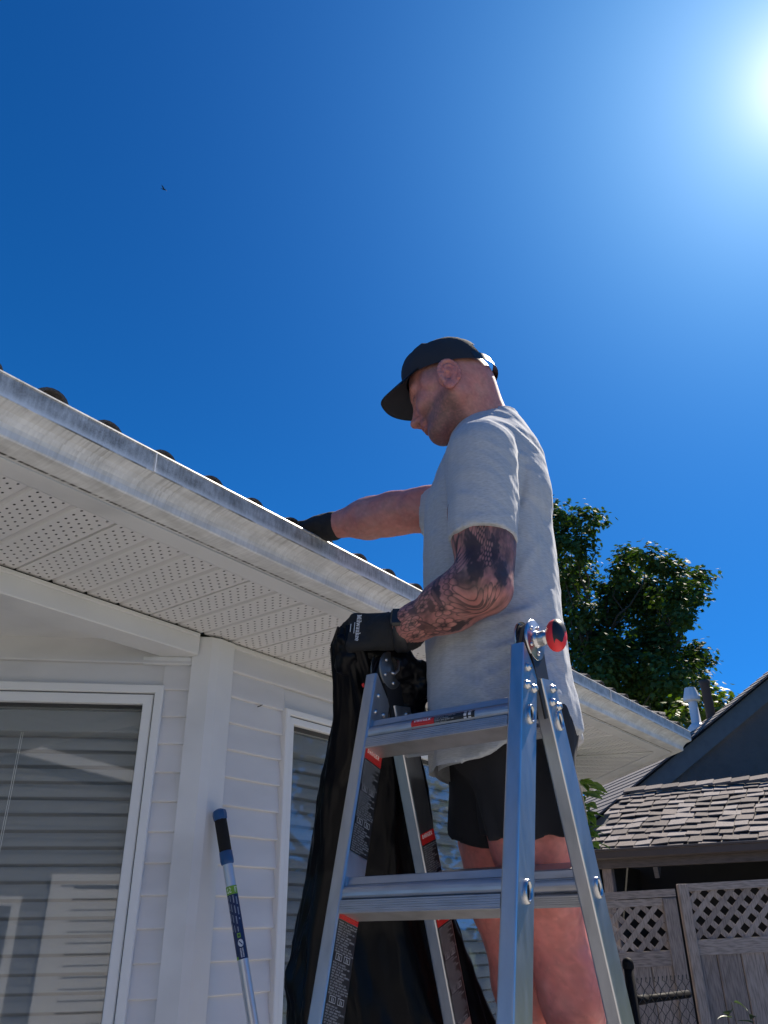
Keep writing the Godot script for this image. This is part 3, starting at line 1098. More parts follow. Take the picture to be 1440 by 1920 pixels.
	tube(st, [C2 + ER * 0.004 - FD * 0.024, C2 + ER * 0.012 - FD * 0.018, C2 + ER * 0.014 + FD * 0.004, C2 + ER * 0.013 + FD * 0.016 + FN * -0.008, C2 + ER * 0.010 + FD * 0.018 + FN * -0.016], [0.003, 0.0036, 0.0034, 0.0032, 0.003], 8)
	part("spring_catch", st, M.steel, lad)

func rail(st: SurfaceTool, X: Transform3D, u0: float, u1: float, w0: float, w1: float, top: float, bot: float, rear: bool) -> void:
	# slanted top: the side nearer the hinge is cut lower
	var ta := top
	var tb := top + 0.045
	if rear:
		ta = top
		tb = top + 0.012
	var b := 0.0035
	var prof := [Vector2(u0 + b, w0), Vector2(u1 - b, w0), Vector2(u1 - b * 0.3, w0 + b * 0.3), Vector2(u1, w0 + b), Vector2(u1, w1 - b), Vector2(u1 - b, w1), Vector2(u0 + b, w1), Vector2(u0, w1 - b), Vector2(u0, w0 + b), Vector2(u0 + b * 0.3, w0 + b * 0.3)]
	var n := prof.size()
	var tops := []
	var bots := []
	for p in prof:
		var t: float = lerpf(ta, tb, clampf((p.y - w0 - 0.012) / (w1 - w0 - 0.012), 0.0, 1.0))
		tops.append(X * Vector3(p.x, t, p.y))
		bots.append(X * Vector3(p.x, bot, p.y))
	for i in n:
		var j := (i + 1) % n
		quad(st, bots[j], bots[i], tops[i], tops[j])
	for i in range(1, n - 1):
		tri(st, tops[0], tops[i], tops[i + 1])
		tri(st, bots[0], bots[i + 1], bots[i])

func rung(st: SurfaceTool, X: Transform3D, v: float, rear: bool) -> void:
	# profile (v down, w away): tread on top, a round bead, a ribbed lower face
	var o := -0.001 if not rear else 0.003
	var p := [Vector2(0.0, 0.060), Vector2(0.0, 0.016), Vector2(0.002, 0.0135), Vector2(0.0145, 0.0115), Vector2(0.0155, 0.0130), Vector2(0.0160, 0.0110)]
	for k in 8:
		var a := PI * k / 7.0
		p.append(Vector2(0.0285 - 0.0115 * cos(a), 0.0105 - 0.0072 * sin(a)))
	p.append(Vector2(0.0415, 0.0120))
	p.append(Vector2(0.0425, 0.0040))
	for k in 5:
		p.append(Vector2(0.0440 + 0.0038 * k, 0.0012))
		p.append(Vector2(0.0462 + 0.0038 * k, 0.0012))
		p.append(Vector2(0.0466 + 0.0038 * k, 0.0023))
		p.append(Vector2(0.0474 + 0.0038 * k, 0.0023))
	p.append(Vector2(0.0645, 0.0020))
	p.append(Vector2(0.0655, 0.0035))
	p.append(Vector2(0.0655, 0.0060))
	p.append(Vector2(0.0630, 0.0060))
	p.append(Vector2(0.0630, 0.0580))
	p.append(Vector2(0.0600, 0.0600))
	var n := p.size()
	for i in n:
		var a: Vector2 = p[i]
		var b: Vector2 = p[(i + 1) % n]
		quad(st, X * Vector3(-0.3085, v + a.x, a.y + o), X * Vector3(0.0085, v + a.x, a.y + o), X * Vector3(0.0085, v + b.x, b.y + o), X * Vector3(-0.3085, v + b.x, b.y + o))

func oval(st: SurfaceTool, X: Transform3D, u: float, dir: float, v: float, w: float, ra: float, rb: float) -> void:
	var prof := [Vector2(1.12, 0.0), Vector2(1.08, 0.0035), Vector2(0.98, 0.0058), Vector2(0.84, 0.0056), Vector2(0.72, 0.003), Vector2(0.70, 0.0)]
	var seg := 20
	for i in prof.size() - 1:
		for k in seg:
			var q := []
			for c in [[i, k], [i, k + 1], [i + 1, k + 1], [i + 1, k]]:
				var a: float = TAU * c[1] / seg
				var r: Vector2 = prof[c[0]]
				q.append(X * Vector3(u + dir * r.y, v + sin(a) * rb * r.x, w + cos(a) * ra * r.x))
			if dir > 0: quad(st, q[0], q[1], q[2], q[3])
			else: quad(st, q[3], q[2], q[1], q[0])

func oval_disc(st: SurfaceTool, X: Transform3D, u: float, dir: float, v: float, w: float, ra: float, rb: float) -> void:
	for k in 16:
		var a := TAU * k / 16.0
		var b := TAU * (k + 1) / 16.0
		tri(st, X * Vector3(u, v, w), X * Vector3(u, v + sin(a) * rb, w + cos(a) * ra), X * Vector3(u, v + sin(b) * rb, w + cos(b) * ra))

# a hinge cheek: round at the pivot, narrowing into the rail
func arm(st: SurfaceTool, C: Vector3, d: Vector3, n: Vector3, w0: float, w1: float, length: float, _hu: float, us: Array, r: float, _X: Transform3D) -> void:
	var pts := PackedVector2Array()
	for k in 13:
		var a := PI + PI * k / 12.0
		pts.append(Vector2(cos(a) * r, sin(a) * r))
	pts.append(Vector2(w1, 0.05))
	pts.append(Vector2(w1 - 0.004, length))
	pts.append(Vector2(w0 + 0.004, length))
	pts.append(Vector2(w0, 0.05))
	var X := Transform3D(Basis(n, d, ER).orthonormalized(), C)
	prism(st, X, pts, us[0], us[1])

func sticker(X: Transform3D, u0: float, u1: float, v0: float, v1: float, w: float, im: Image, parent: Node, called: String) -> void:
	var st := mb()
	var seg := 6
	for k in seg:
		# follows the round bead
		var q := []
		for c in [[0, k], [1, k], [1, k + 1], [0, k + 1]]:
			var t: float = float(c[1]) / seg
			var bow: float = 0.0 if w < 0.0 else 0.0046 - 0.0058 * sin(PI * t) 
			q.append(X * Vector3(u0 if c[0] == 0 else u1, lerpf(v0, v1, t), w + bow - 0.0012))
		quad_uv(st, q[3], q[2], q[1], q[0], Vector2(0, float(k + 1) / seg), Vector2(1, float(k + 1) / seg), Vector2(1, float(k) / seg), Vector2(0, float(k) / seg))
	part(called, st, print_mat(im), parent)

func side_label(X: Transform3D, sp: Array, w0: float, w1: float, parent: Node) -> void:
	var st := mb()
	var e := -0.0009
	var im: Image
	if sp[2]:
		im = red_image("DANGER")
	else:
		im = print_image(false, 110, int(110 * (sp[1] - sp[0]) / 0.057))
	var a := X * Vector3(w0, sp[0], e)
	var b := X * Vector3(w1, sp[0], e)
	var c := X * Vector3(w1, sp[1], e)
	var d := X * Vector3(w0, sp[1], e)
	quad_uv(st, d, c, b, a, Vector2(0, 1), Vector2(1, 1), Vector2(1, 0), Vector2(0, 0))
	part("red_warning_label" if sp[2] else "instruction_label", st, print_mat(im), parent)

func print_mat(im: Image) -> StandardMaterial3D:
	var m := StandardMaterial3D.new()
	m.albedo_texture = ImageTexture.create_from_image(im)
	m.roughness = 0.45
	return m

# ------------------------------------------------------------------ small print: a 3 x 5 dot alphabet
const GLYPH := {"A": 11245, "B": 27566, "C": 14627, "D": 27502, "E": 31143, "F": 31140, "G": 14699, "H": 23533, "I": 29847, "J": 4714, "K": 23861, "L": 18727, "M": 24557, "N": 27501, "O": 11114, "P": 27556, "Q": 11123, "R": 27573, "S": 14478, "T": 29842, "U": 23407, "V": 23402, "W": 23549, "X": 23213, "Y": 23186, "Z": 29351, "1": 11415, "2": 25255, "0": 31599}

func dots(im: Image, s: String, x: int, y: int, c: Color, k := 1) -> void:
	for ch in s:
		if GLYPH.has(ch):
			var bits: int = GLYPH[ch]
			for r in 5:
				for q in 3:
					if bits & (1 << (14 - r * 3 - q)):
						im.fill_rect(Rect2i(x + q * k, y + r * k, k, k), c)
		x += 4 * k

func red_image(word: String) -> Image:
	var im := Image.create(128, 56, false, Image.FORMAT_RGBA8)
	im.fill(lin(0.60, 0.022, 0.02))
	dots(im, word, 64 - word.length() * 8, 6, Color(0.95, 0.93, 0.9), 4)
	im.fill_rect(Rect2i(6, 32, 116, 2), lin(0.25, 0.01, 0.01))
	for r in 2:
		dots(im, "FALLS CAN CAUSE SERIOUS INJURY", 6, 38 + r * 8, lin(0.25, 0.01, 0.01), 1)
	return im

func print_image(white: bool, w: int, h: int) -> Image:
	var im := Image.create(w, h, false, Image.FORMAT_RGBA8)
	im.fill(lin(0.72, 0.72, 0.70) if white else lin(0.012, 0.012, 0.013))
	var ink := lin(0.02, 0.02, 0.02) if white else lin(0.55, 0.55, 0.55)
	var words := ["FAILURE TO READ AND FOLLOW", "INSTRUCTIONS ON LADDER MAY", "RESULT IN INJURIES", "INSPECT UPON RECEIPT AND", "BEFORE EACH USE", "NEVER USE IF DAMAGED", "FACE LADDER WHEN CLIMBING", "KEEP BODY CENTERED", "DO NOT OVERREACH", "LOCK HINGES BEFORE USE", "SET ON FIRM LEVEL GROUND"]
	var y := 4
	var i := 0
	while y < h - 8:
		if not white and h > 150 and i > 0 and i % 13 == 12:
			# a row of two little pictures
			for k in 2:
				im.fill_rect(Rect2i(14 + k * 46, y, 34, 20), ink)
				im.fill_rect(Rect2i(16 + k * 46, y + 2, 30, 16), lin(0.02, 0.02, 0.02))
				im.fill_rect(Rect2i(26 + k * 46, y + 4, 3, 13), ink)
				im.fill_rect(Rect2i(34 + k * 46, y + 6, 3, 11), ink)
			y += 26
		else:
			dots(im, words[i % words.size()], 4, y, ink, 1)
			if w > 150 and i % 2 == 0:
				im.fill_rect(Rect2i(w - 52, y - 2, 14, 12), ink)
				im.fill_rect(Rect2i(w - 30, y - 2, 14, 12), ink)
			y += 8
		i += 1
	return im

# ------------------------------------------------------------------ distance fields on a grid, meshed with surface nets
class Field:
	var lo: Vector3
	var c: float
	var nx: int
	var ny: int
	var nz: int
	var F := PackedFloat32Array()

	func _init(a: Vector3, b: Vector3, cell: float) -> void:
		lo = a
		c = cell
		nx = int(ceil((b.x - a.x) / cell)) + 1
		ny = int(ceil((b.y - a.y) / cell)) + 1
		nz = int(ceil((b.z - a.z) / cell)) + 1
		F.resize(nx * ny * nz)
		F.fill(1000.0)

	func span(a: Vector3, b: Vector3) -> Array:
		var p := ((a - lo) / c).floor()
		var q := ((b - lo) / c).ceil()
		return [maxi(int(p.x), 0), maxi(int(p.y), 0), maxi(int(p.z), 0), mini(int(q.x), nx - 1), mini(int(q.y), ny - 1), mini(int(q.z), nz - 1)]

	func put(i: int, d: float, k: float, cut: bool) -> void:
		var f := F[i]
		if cut:
			d = -d
			if k > 0.0:
				var h := maxf(k - absf(f - d), 0.0) / k
				F[i] = maxf(f, d) + h * h * k * 0.25
			else:
				F[i] = maxf(f, d)
		elif k > 0.0:
			var h := maxf(k - absf(f - d), 0.0) / k
			F[i] = minf(f, d) - h * h * k * 0.25
		else:
			F[i] = minf(f, d)

	# capsule from a to b whose radius goes from ra to rb; with flat, its far end is cut square
	func caps(a: Vector3, b: Vector3, ra: float, rb: float, k := 0.0, cut := false, flat := false) -> void:
		var m := maxf(ra, rb) + k + c * 2.5
		var s := span(Vector3(minf(a.x, b.x), minf(a.y, b.y), minf(a.z, b.z)) - Vector3.ONE * m, Vector3(maxf(a.x, b.x), maxf(a.y, b.y), maxf(a.z, b.z)) + Vector3.ONE * m)
		var ab := b - a
		var l2 := maxf(ab.length_squared(), 1e-9)
		var dir := ab.normalized()
		for z in range(s[2], s[5] + 1):
			for y in range(s[1], s[4] + 1):
				var i: int = (z * ny + y) * nx + s[0]
				var p := lo + Vector3(s[0], y, z) * c
				for x in range(s[0], s[3] + 1):
					var t := clampf((p - a).dot(ab) / l2, 0.0, 1.0)
					var d := (p - a - ab * t).length() - (ra + (rb - ra) * t)
					if flat:
						d = maxf(d, (p - b).dot(dir))
					put(i, d, k, cut)
					i += 1
					p.x += c

	# ellipsoid; ax holds its axes
	func ell(o: Vector3, ax: Basis, r: Vector3, k := 0.0, cut := false) -> void:
		var m := maxf(r.x, maxf(r.y, r.z)) + k + c * 2.5
		var s := span(o - Vector3.ONE * m, o + Vector3.ONE * m)
		var inv := ax.transposed()
		for z in range(s[2], s[5] + 1):
			for y in range(s[1], s[4] + 1):
				var i: int = (z * ny + y) * nx + s[0]
				var p := lo + Vector3(s[0], y, z) * c
				for x in range(s[0], s[3] + 1):
					var q := inv * (p - o)
					var u := q / r
					var k0 := u.length()
					var k1 := (u / r).length()
					var d := k0 * (k0 - 1.0) / maxf(k1, 1e-6)
					put(i, d, k, cut)
					i += 1
					p.x += c

	# stack of ellipses: keys are [height, centre x, centre z, half depth, half width]; f points forward, l to the side
	func loft(keys: Array, f: Vector3, l: Vector3, k: float, foot: Vector3, foot_n: Vector3, cut := false) -> void:
		var top: float = keys[0][0]
		for y in ny:
			var py := lo.y + y * c
			var j := 0
			while j < keys.size() - 2 and py < keys[j + 1][0]:
				j += 1
			var t := clampf((keys[j][0] - py) / (keys[j][0] - keys[j + 1][0]), 0.0, 1.0)
			t = t * t * (3.0 - 2.0 * t) * 0.5 + t * 0.5
			var v := []
			for e in range(1, 5):
				v.append(lerpf(keys[j][e], keys[j + 1][e], t))
			var o := Vector3(v[0], py, v[1])
			for z in nz:
				var i := (z * ny + y) * nx
				var p := Vector3(lo.x, py, lo.z + z * c)
				for x in nx:
					var q := p - o
					var a := absf(q.dot(f) / v[2])
					var b := absf(q.dot(l) / v[3])
					var r := pow(pow(a, 2.3) + pow(b, 2.3), 1.0 / 2.3)
					var d: float = (r - 1.0) * minf(v[2], v[3]) * 1.05
					d = maxf(d, py - top)
					d = maxf(d, (p - foot).dot(foot_n))
					put(i, d, k, cut)
					i += 1
					p.x += c

	func shift(fn: Callable) -> void:
		var band := c * 4.0 + 0.012
		var i := 0
		for z in nz:
			for y in ny:
				for x in nx:
					if absf(F[i]) < band:
						F[i] += fn.call(lo + Vector3(x, y, z) * c)
					i += 1

	# adds the zero surface to out = {v, n, col, uv, idx}
	func mesh(out: Dictionary, color: Callable, uv: Callable) -> void:
		var cell := {}
		var sx := 1
		var sy := nx
		var sz := nx * ny
		var first: int = out.v.size()
		for z in nz - 1:
			for y in ny - 1:
				var i := (z * ny + y) * nx
				for x in nx - 1:
					var f0 := F[i]
					if absf(f0) < c * 4.0:
						var f := [f0, F[i + 1], F[i + sy], F[i + sy + 1], F[i + sz], F[i + sz + 1], F[i + sz + sy], F[i + sz + sy + 1]]
						var inside := 0
						for e in f:
							if e < 0.0:
								inside += 1
						if inside > 0 and inside < 8:
							var acc := Vector3.ZERO
							var n := 0
							for e in [[0, 1], [2, 3], [4, 5], [6, 7], [0, 2], [1, 3], [4, 6], [5, 7], [0, 4], [1, 5], [2, 6], [3, 7]]:
								var a: float = f[e[0]]
								var b: float = f[e[1]]
								if (a < 0.0) != (b < 0.0):
									var t := a / (a - b)
									var pa := Vector3(e[0] & 1, (e[0] >> 1) & 1, e[0] >> 2)
									var pb := Vector3(e[1] & 1, (e[1] >> 1) & 1, e[1] >> 2)
									acc += pa.lerp(pb, t)
									n += 1
							var p := lo + (Vector3(x, y, z) + acc / n) * c
							var g := Vector3(f[1] + f[3] + f[5] + f[7] - f[0] - f[2] - f[4] - f[6], f[2] + f[3] + f[6] + f[7] - f[0] - f[1] - f[4] - f[5], f[4] + f[5] + f[6] + f[7] - f[0] - f[1] - f[2] - f[3])
							cell[i] = out.v.size()
							out.v.append(p)
							out.n.append(g.normalized())
							out.col.append(color.call(p))
							out.uv.append(uv.call(p))
					i += 1
		for i in cell:
			var a := F[i]
			for ax in 3:
				var step: int = [sx, sy, sz][ax]
				var s1: int = [sy, sz, sx][ax]
				var s2: int = [sz, sx, sy][ax]
				var b := F[i + step]
				if (a < 0.0) == (b < 0.0):
					continue
				if not (cell.has(i - s1) and cell.has(i - s2) and cell.has(i - s1 - s2)):
					continue
				var q := [cell[i], cell[i - s1], cell[i - s1 - s2], cell[i - s2]]
				if a < 0.0:
					q = [q[3], q[2], q[1], q[0]]
				for e in [[q[0], q[1], q[2]], [q[0], q[2], q[3]]]:
					var w := [e[0], e[1], e[2]]
					var us := [out.uv[w[0]].x, out.uv[w[1]].x, out.uv[w[2]].x]
					if maxf(us[0], maxf(us[1], us[2])) - minf(us[0], minf(us[1], us[2])) > 0.5:
						for r in 3:
							if us[r] < 0.5:
								out.v.append(out.v[w[r]])
								out.n.append(out.n[w[r]])
								out.col.append(out.col[w[r]])
								out.uv.append(out.uv[w[r]] + Vector2(1, 0))
								w[r] = out.v.size() - 1
					out.idx.append_array(PackedInt32Array(w))

func fresh() -> Dictionary:
	return {"v": PackedVector3Array(), "n": PackedVector3Array(), "col": PackedColorArray(), "uv": PackedVector2Array(), "idx": PackedInt32Array()}

func to_mesh(o: Dictionary, colored := true) -> ArrayMesh:
	var arr := []
	arr.resize(Mesh.ARRAY_MAX)
	arr[Mesh.ARRAY_VERTEX] = o.v
	arr[Mesh.ARRAY_NORMAL] = o.n
	if colored:
		arr[Mesh.ARRAY_COLOR] = o.col
		arr[Mesh.ARRAY_TEX_UV] = o.uv
	arr[Mesh.ARRAY_INDEX] = o.idx
	var m := ArrayMesh.new()
	m.add_surface_from_arrays(Mesh.PRIMITIVE_TRIANGLES, arr)
	return m

func plain_color(_p: Vector3) -> Color:
	return Color.WHITE

func plain_uv(_p: Vector3) -> Vector2:
	return Vector2(0.5, 0.985)

# ------------------------------------------------------------------ the man
const L_SHO := Vector3(0.228, 2.470, -1.590)
const L_ELB := Vector3(0.205, 2.132, -1.543)
const L_WRI := Vector3(0.026, 2.088, -1.676)
const R_SHO := Vector3(0.300, 2.540, -1.945)
const R_ELB := Vector3(0.030, 2.592, -2.075)
const R_WRI := Vector3(-0.172, 2.606, -2.185)
const HEAD := Vector3(0.187, 2.778, -1.735)
const HS := 1.09
var HX: Transform3D      # head frame: x forward, y up, z to his left, in metres before scaling
var BF: Vector3
var BL: Vector3

const FOLDS := [
	[Vector3(0.193, 2.554, -1.620), Vector3(0.338, 2.491, -1.620), 0.012, 0.0070],
	[Vector3(0.249, 2.613, -1.660), Vector3(0.375, 2.545, -1.660), 0.010, 0.0070],
	[Vector3(0.198, 2.473, -1.560), Vector3(0.300, 2.440, -1.560), 0.014, 0.0050],
	[Vector3(0.315, 2.678, -1.720), Vector3(0.400, 2.561, -1.720), 0.012, 0.0080],
	[Vector3(0.340, 2.488, -1.640), Vector3(0.295, 2.306, -1.640), 0.012, -0.0100],
	[Vector3(0.141, 2.279, -1.620), Vector3(0.110, 2.403, -1.620), 0.014, -0.0070],
	[Vector3(0.228, 2.057, -1.620), Vector3(0.362, 2.153, -1.620), 0.018, 0.0090],
	[Vector3(0.195, 2.002, -1.610), Vector3(0.335, 2.067, -1.610), 0.016, 0.0080],
	[Vector3(0.156, 1.939, -1.610), Vector3(0.278, 2.001, -1.610), 0.018, 0.0080],
	[Vector3(0.374, 2.169, -1.700), Vector3(0.382, 2.010, -1.700), 0.014, 0.0120],
	[Vector3(0.375, 2.088, -1.680), Vector3(0.386, 1.900, -1.680), 0.016, 0.0120],
	[Vector3(0.390, 2.359, -1.720), Vector3(0.379, 2.187, -1.720), 0.014, 0.0060],
	[Vector3(0.118, 2.013, -1.640), Vector3(0.199, 1.932, -1.640), 0.016, 0.0070],
	[Vector3(0.138, 1.983, -1.600), Vector3(0.268, 2.085, -1.600), 0.020, -0.0060],
	[Vector3(0.293, 2.001, -1.630), Vector3(0.363, 1.932, -1.630), 0.016, 0.0080],
	[Vector3(0.355, 2.414, -1.660), Vector3(0.304, 2.196, -1.660), 0.020, 0.0050],
	[Vector3(0.141, 2.285, -1.540), Vector3(0.241, 2.264, -1.540), 0.012, 0.0030],
	[Vector3(0.169, 2.397, -1.550), Vector3(0.151, 2.283, -1.550), 0.016, 0.0040],
	[Vector3(0.323, 1.958, -1.640), Vector3(0.339, 1.854, -1.640), 0.014, 0.0080],
	[Vector3(0.258, 1.942, -1.620), Vector3(0.276, 1.845, -1.620), 0.014, 0.0060],
	[Vector3(0.149, 2.175, -1.700), Vector3(0.130, 2.025, -1.700), 0.016, 0.0070],
	[Vector3(0.179, 2.082, -1.620), Vector3(0.319, 2.116, -1.620), 0.010, 0.0060],
	[Vector3(0.164, 2.029, -1.620), Vector3(0.323, 2.038, -1.620), 0.010, 0.0060],
	[Vector3(0.225, 1.943, -1.620), Vector3(0.364, 2.009, -1.620), 0.011, 0.0070],
	[Vector3(0.288, 2.187, -1.640), Vector3(0.358, 2.292, -1.640), 0.012, 0.0060],
	[Vector3(0.279, 2.287, -1.600), Vector3(0.324, 2.381, -1.600), 0.010, 0.0060],
	[Vector3(0.224, 2.432, -1.540), Vector3(0.300, 2.349, -1.540), 0.010, 0.0050],
	[Vector3(0.163, 2.340, -1.520), Vector3(0.241, 2.299, -1.520), 0.010, 0.0035],
	[Vector3(0.170, 2.268, -1.520), Vector3(0.268, 2.279, -1.520), 0.009, 0.0035],
	[Vector3(0.119, 2.325, -1.700), Vector3(0.151, 2.215, -1.700), 0.014, 0.0070],
	[Vector3(0.127, 2.418, -1.660), Vector3(0.160, 2.318, -1.660), 0.012, 0.0060],
]


func hl(x: float, y: float, z: float) -> Vector3:
	return HX * Vector3(x, y, z)

func skin_tone(p: Vector3) -> Color:
	var t := 0.93 + 0.20 * skin_noise.get_noise_3dv(p * 110.0) + 0.12 * skin_noise.get_noise_3dv(p * 24.0)
	var red := 1.0 + 0.16 * skin_noise.get_noise_3dv(p * 9.0 + Vector3(4, 0, 0)) + 0.12 * skin_noise.get_noise_3dv(p * 38.0)
	return Color(0.55 * t, 0.232 * t / red, 0.190 * t / red)

var skin_noise := FastNoiseLite.new()

func face_tone(p: Vector3) -> Color:
	var c := skin_tone(p)
	var q := HX.affine_inverse() * p
	var n := skin_noise.get_noise_3dv(p * 400.0)
	# stubble on jaw, chin and upper lip
	var beard := smoothstep(-0.030, -0.052, q.y + 0.18 * maxf(0.03 - q.x, 0.0)) * smoothstep(-0.015, 0.012, q.x) * smoothstep(-0.135, -0.11, q.y)
	beard = clampf(beard * (0.75 + 0.5 * n), 0.0, 0.85)
	if Vector2((q.x - 0.100) / 0.016, (q.y + 0.060) / 0.013).length() < 1.0 and absf(q.z) < 0.024:
		beard *= 0.15
		c = c.lerp(Color(0.36, 0.12, 0.11), 0.6)
	c = c.lerp(Color(0.075, 0.055, 0.052), beard * 0.80)
	# clipped hair round the back and sides of the head
	var hair := smoothstep(-0.01, 0.03, q.y + 0.12 * clampf(-q.x - 0.02, 0.0, 0.1)) * smoothstep(0.055, 0.02, q.x)
	if absf(q.z) > 0.0855 and q.x > -0.04 and q.x < 0.025:
		hair = 0.0
		c = c.lerp(Color(0.52, 0.20, 0.16), 0.5)
	c = c.lerp(Color(0.12, 0.095, 0.088), clampf(hair * (0.55 + 0.5 * n), 0.0, 0.7))
	# eyebrows
	var eb := Vector2((q.y - 0.034) / 0.0065, (absf(q.z) - 0.036) / 0.024).length()
	if q.x > 0.06 and eb < 1.0:
		c = c.lerp(Color(0.06, 0.045, 0.04), 0.7 * (1.0 - eb * 0.5))
	# lids and the dark of the eye
	var ey := Vector2((q.y - 0.0085) / 0.0055, (absf(q.z) - 0.033) / 0.014).length()
	if q.x > 0.07 and ey < 1.0:
		c = c.lerp(Color(0.05, 0.04, 0.04), 0.75)
	return c

func ear_tone(p: Vector3) -> Color:
	var c := skin_tone(p)
	return Color(c.r * 1.06, c.g * 0.92, c.b * 0.92)

func leg_tone(p: Vector3) -> Color:
	var c := skin_tone(p)
	var hairs := maxf(0.0, skin_noise.get_noise_3dv(Vector3(p.x * 900.0, p.y * 160.0, p.z * 900.0)) - 0.25)
	return Color(c.r * 1.22, c.g * 0.95, c.b * 0.98).lerp(Color(0.10, 0.06, 0.05), clampf(hairs * 0.35, 0.0, 0.2))

# round the left arm (x, with its seam on the side turned away) and down it (y)
func arm_uv(p: Vector3) -> Vector2:
	var l1 := L_SHO.distance_to(L_ELB)
	var l2 := L_ELB.distance_to(L_WRI)
	var d1 := (L_ELB - L_SHO).normalized()
	var d2 := (L_WRI - L_ELB).normalized()
	var t1 := (p - L_SHO).dot(d1)
	var t2 := (p - L_ELB).dot(d2)
	var w := smoothstep(-0.07, 0.07, t2 - (t1 - l1) * 0.35)
	var o := (L_SHO + d1 * t1).lerp(L_ELB + d2 * t2, w)
	var ax := d1.lerp(d2, w).normalized()
	var r := p - o
	r -= ax * r.dot(ax)
	var refv := Vector3(0.35, 0.0, -1.0)
	refv = (refv - ax * refv.dot(ax)).normalized()
	var s := ax.cross(refv)
	var a := atan2(r.dot(s), r.dot(refv)) / TAU
	if a < 0.0:
		a += 1.0
	var along := lerpf(t1, l1 + t2, w)
	return Vector2(a, clampf(along / (l1 + l2) * 0.95, 0.0, 0.96))

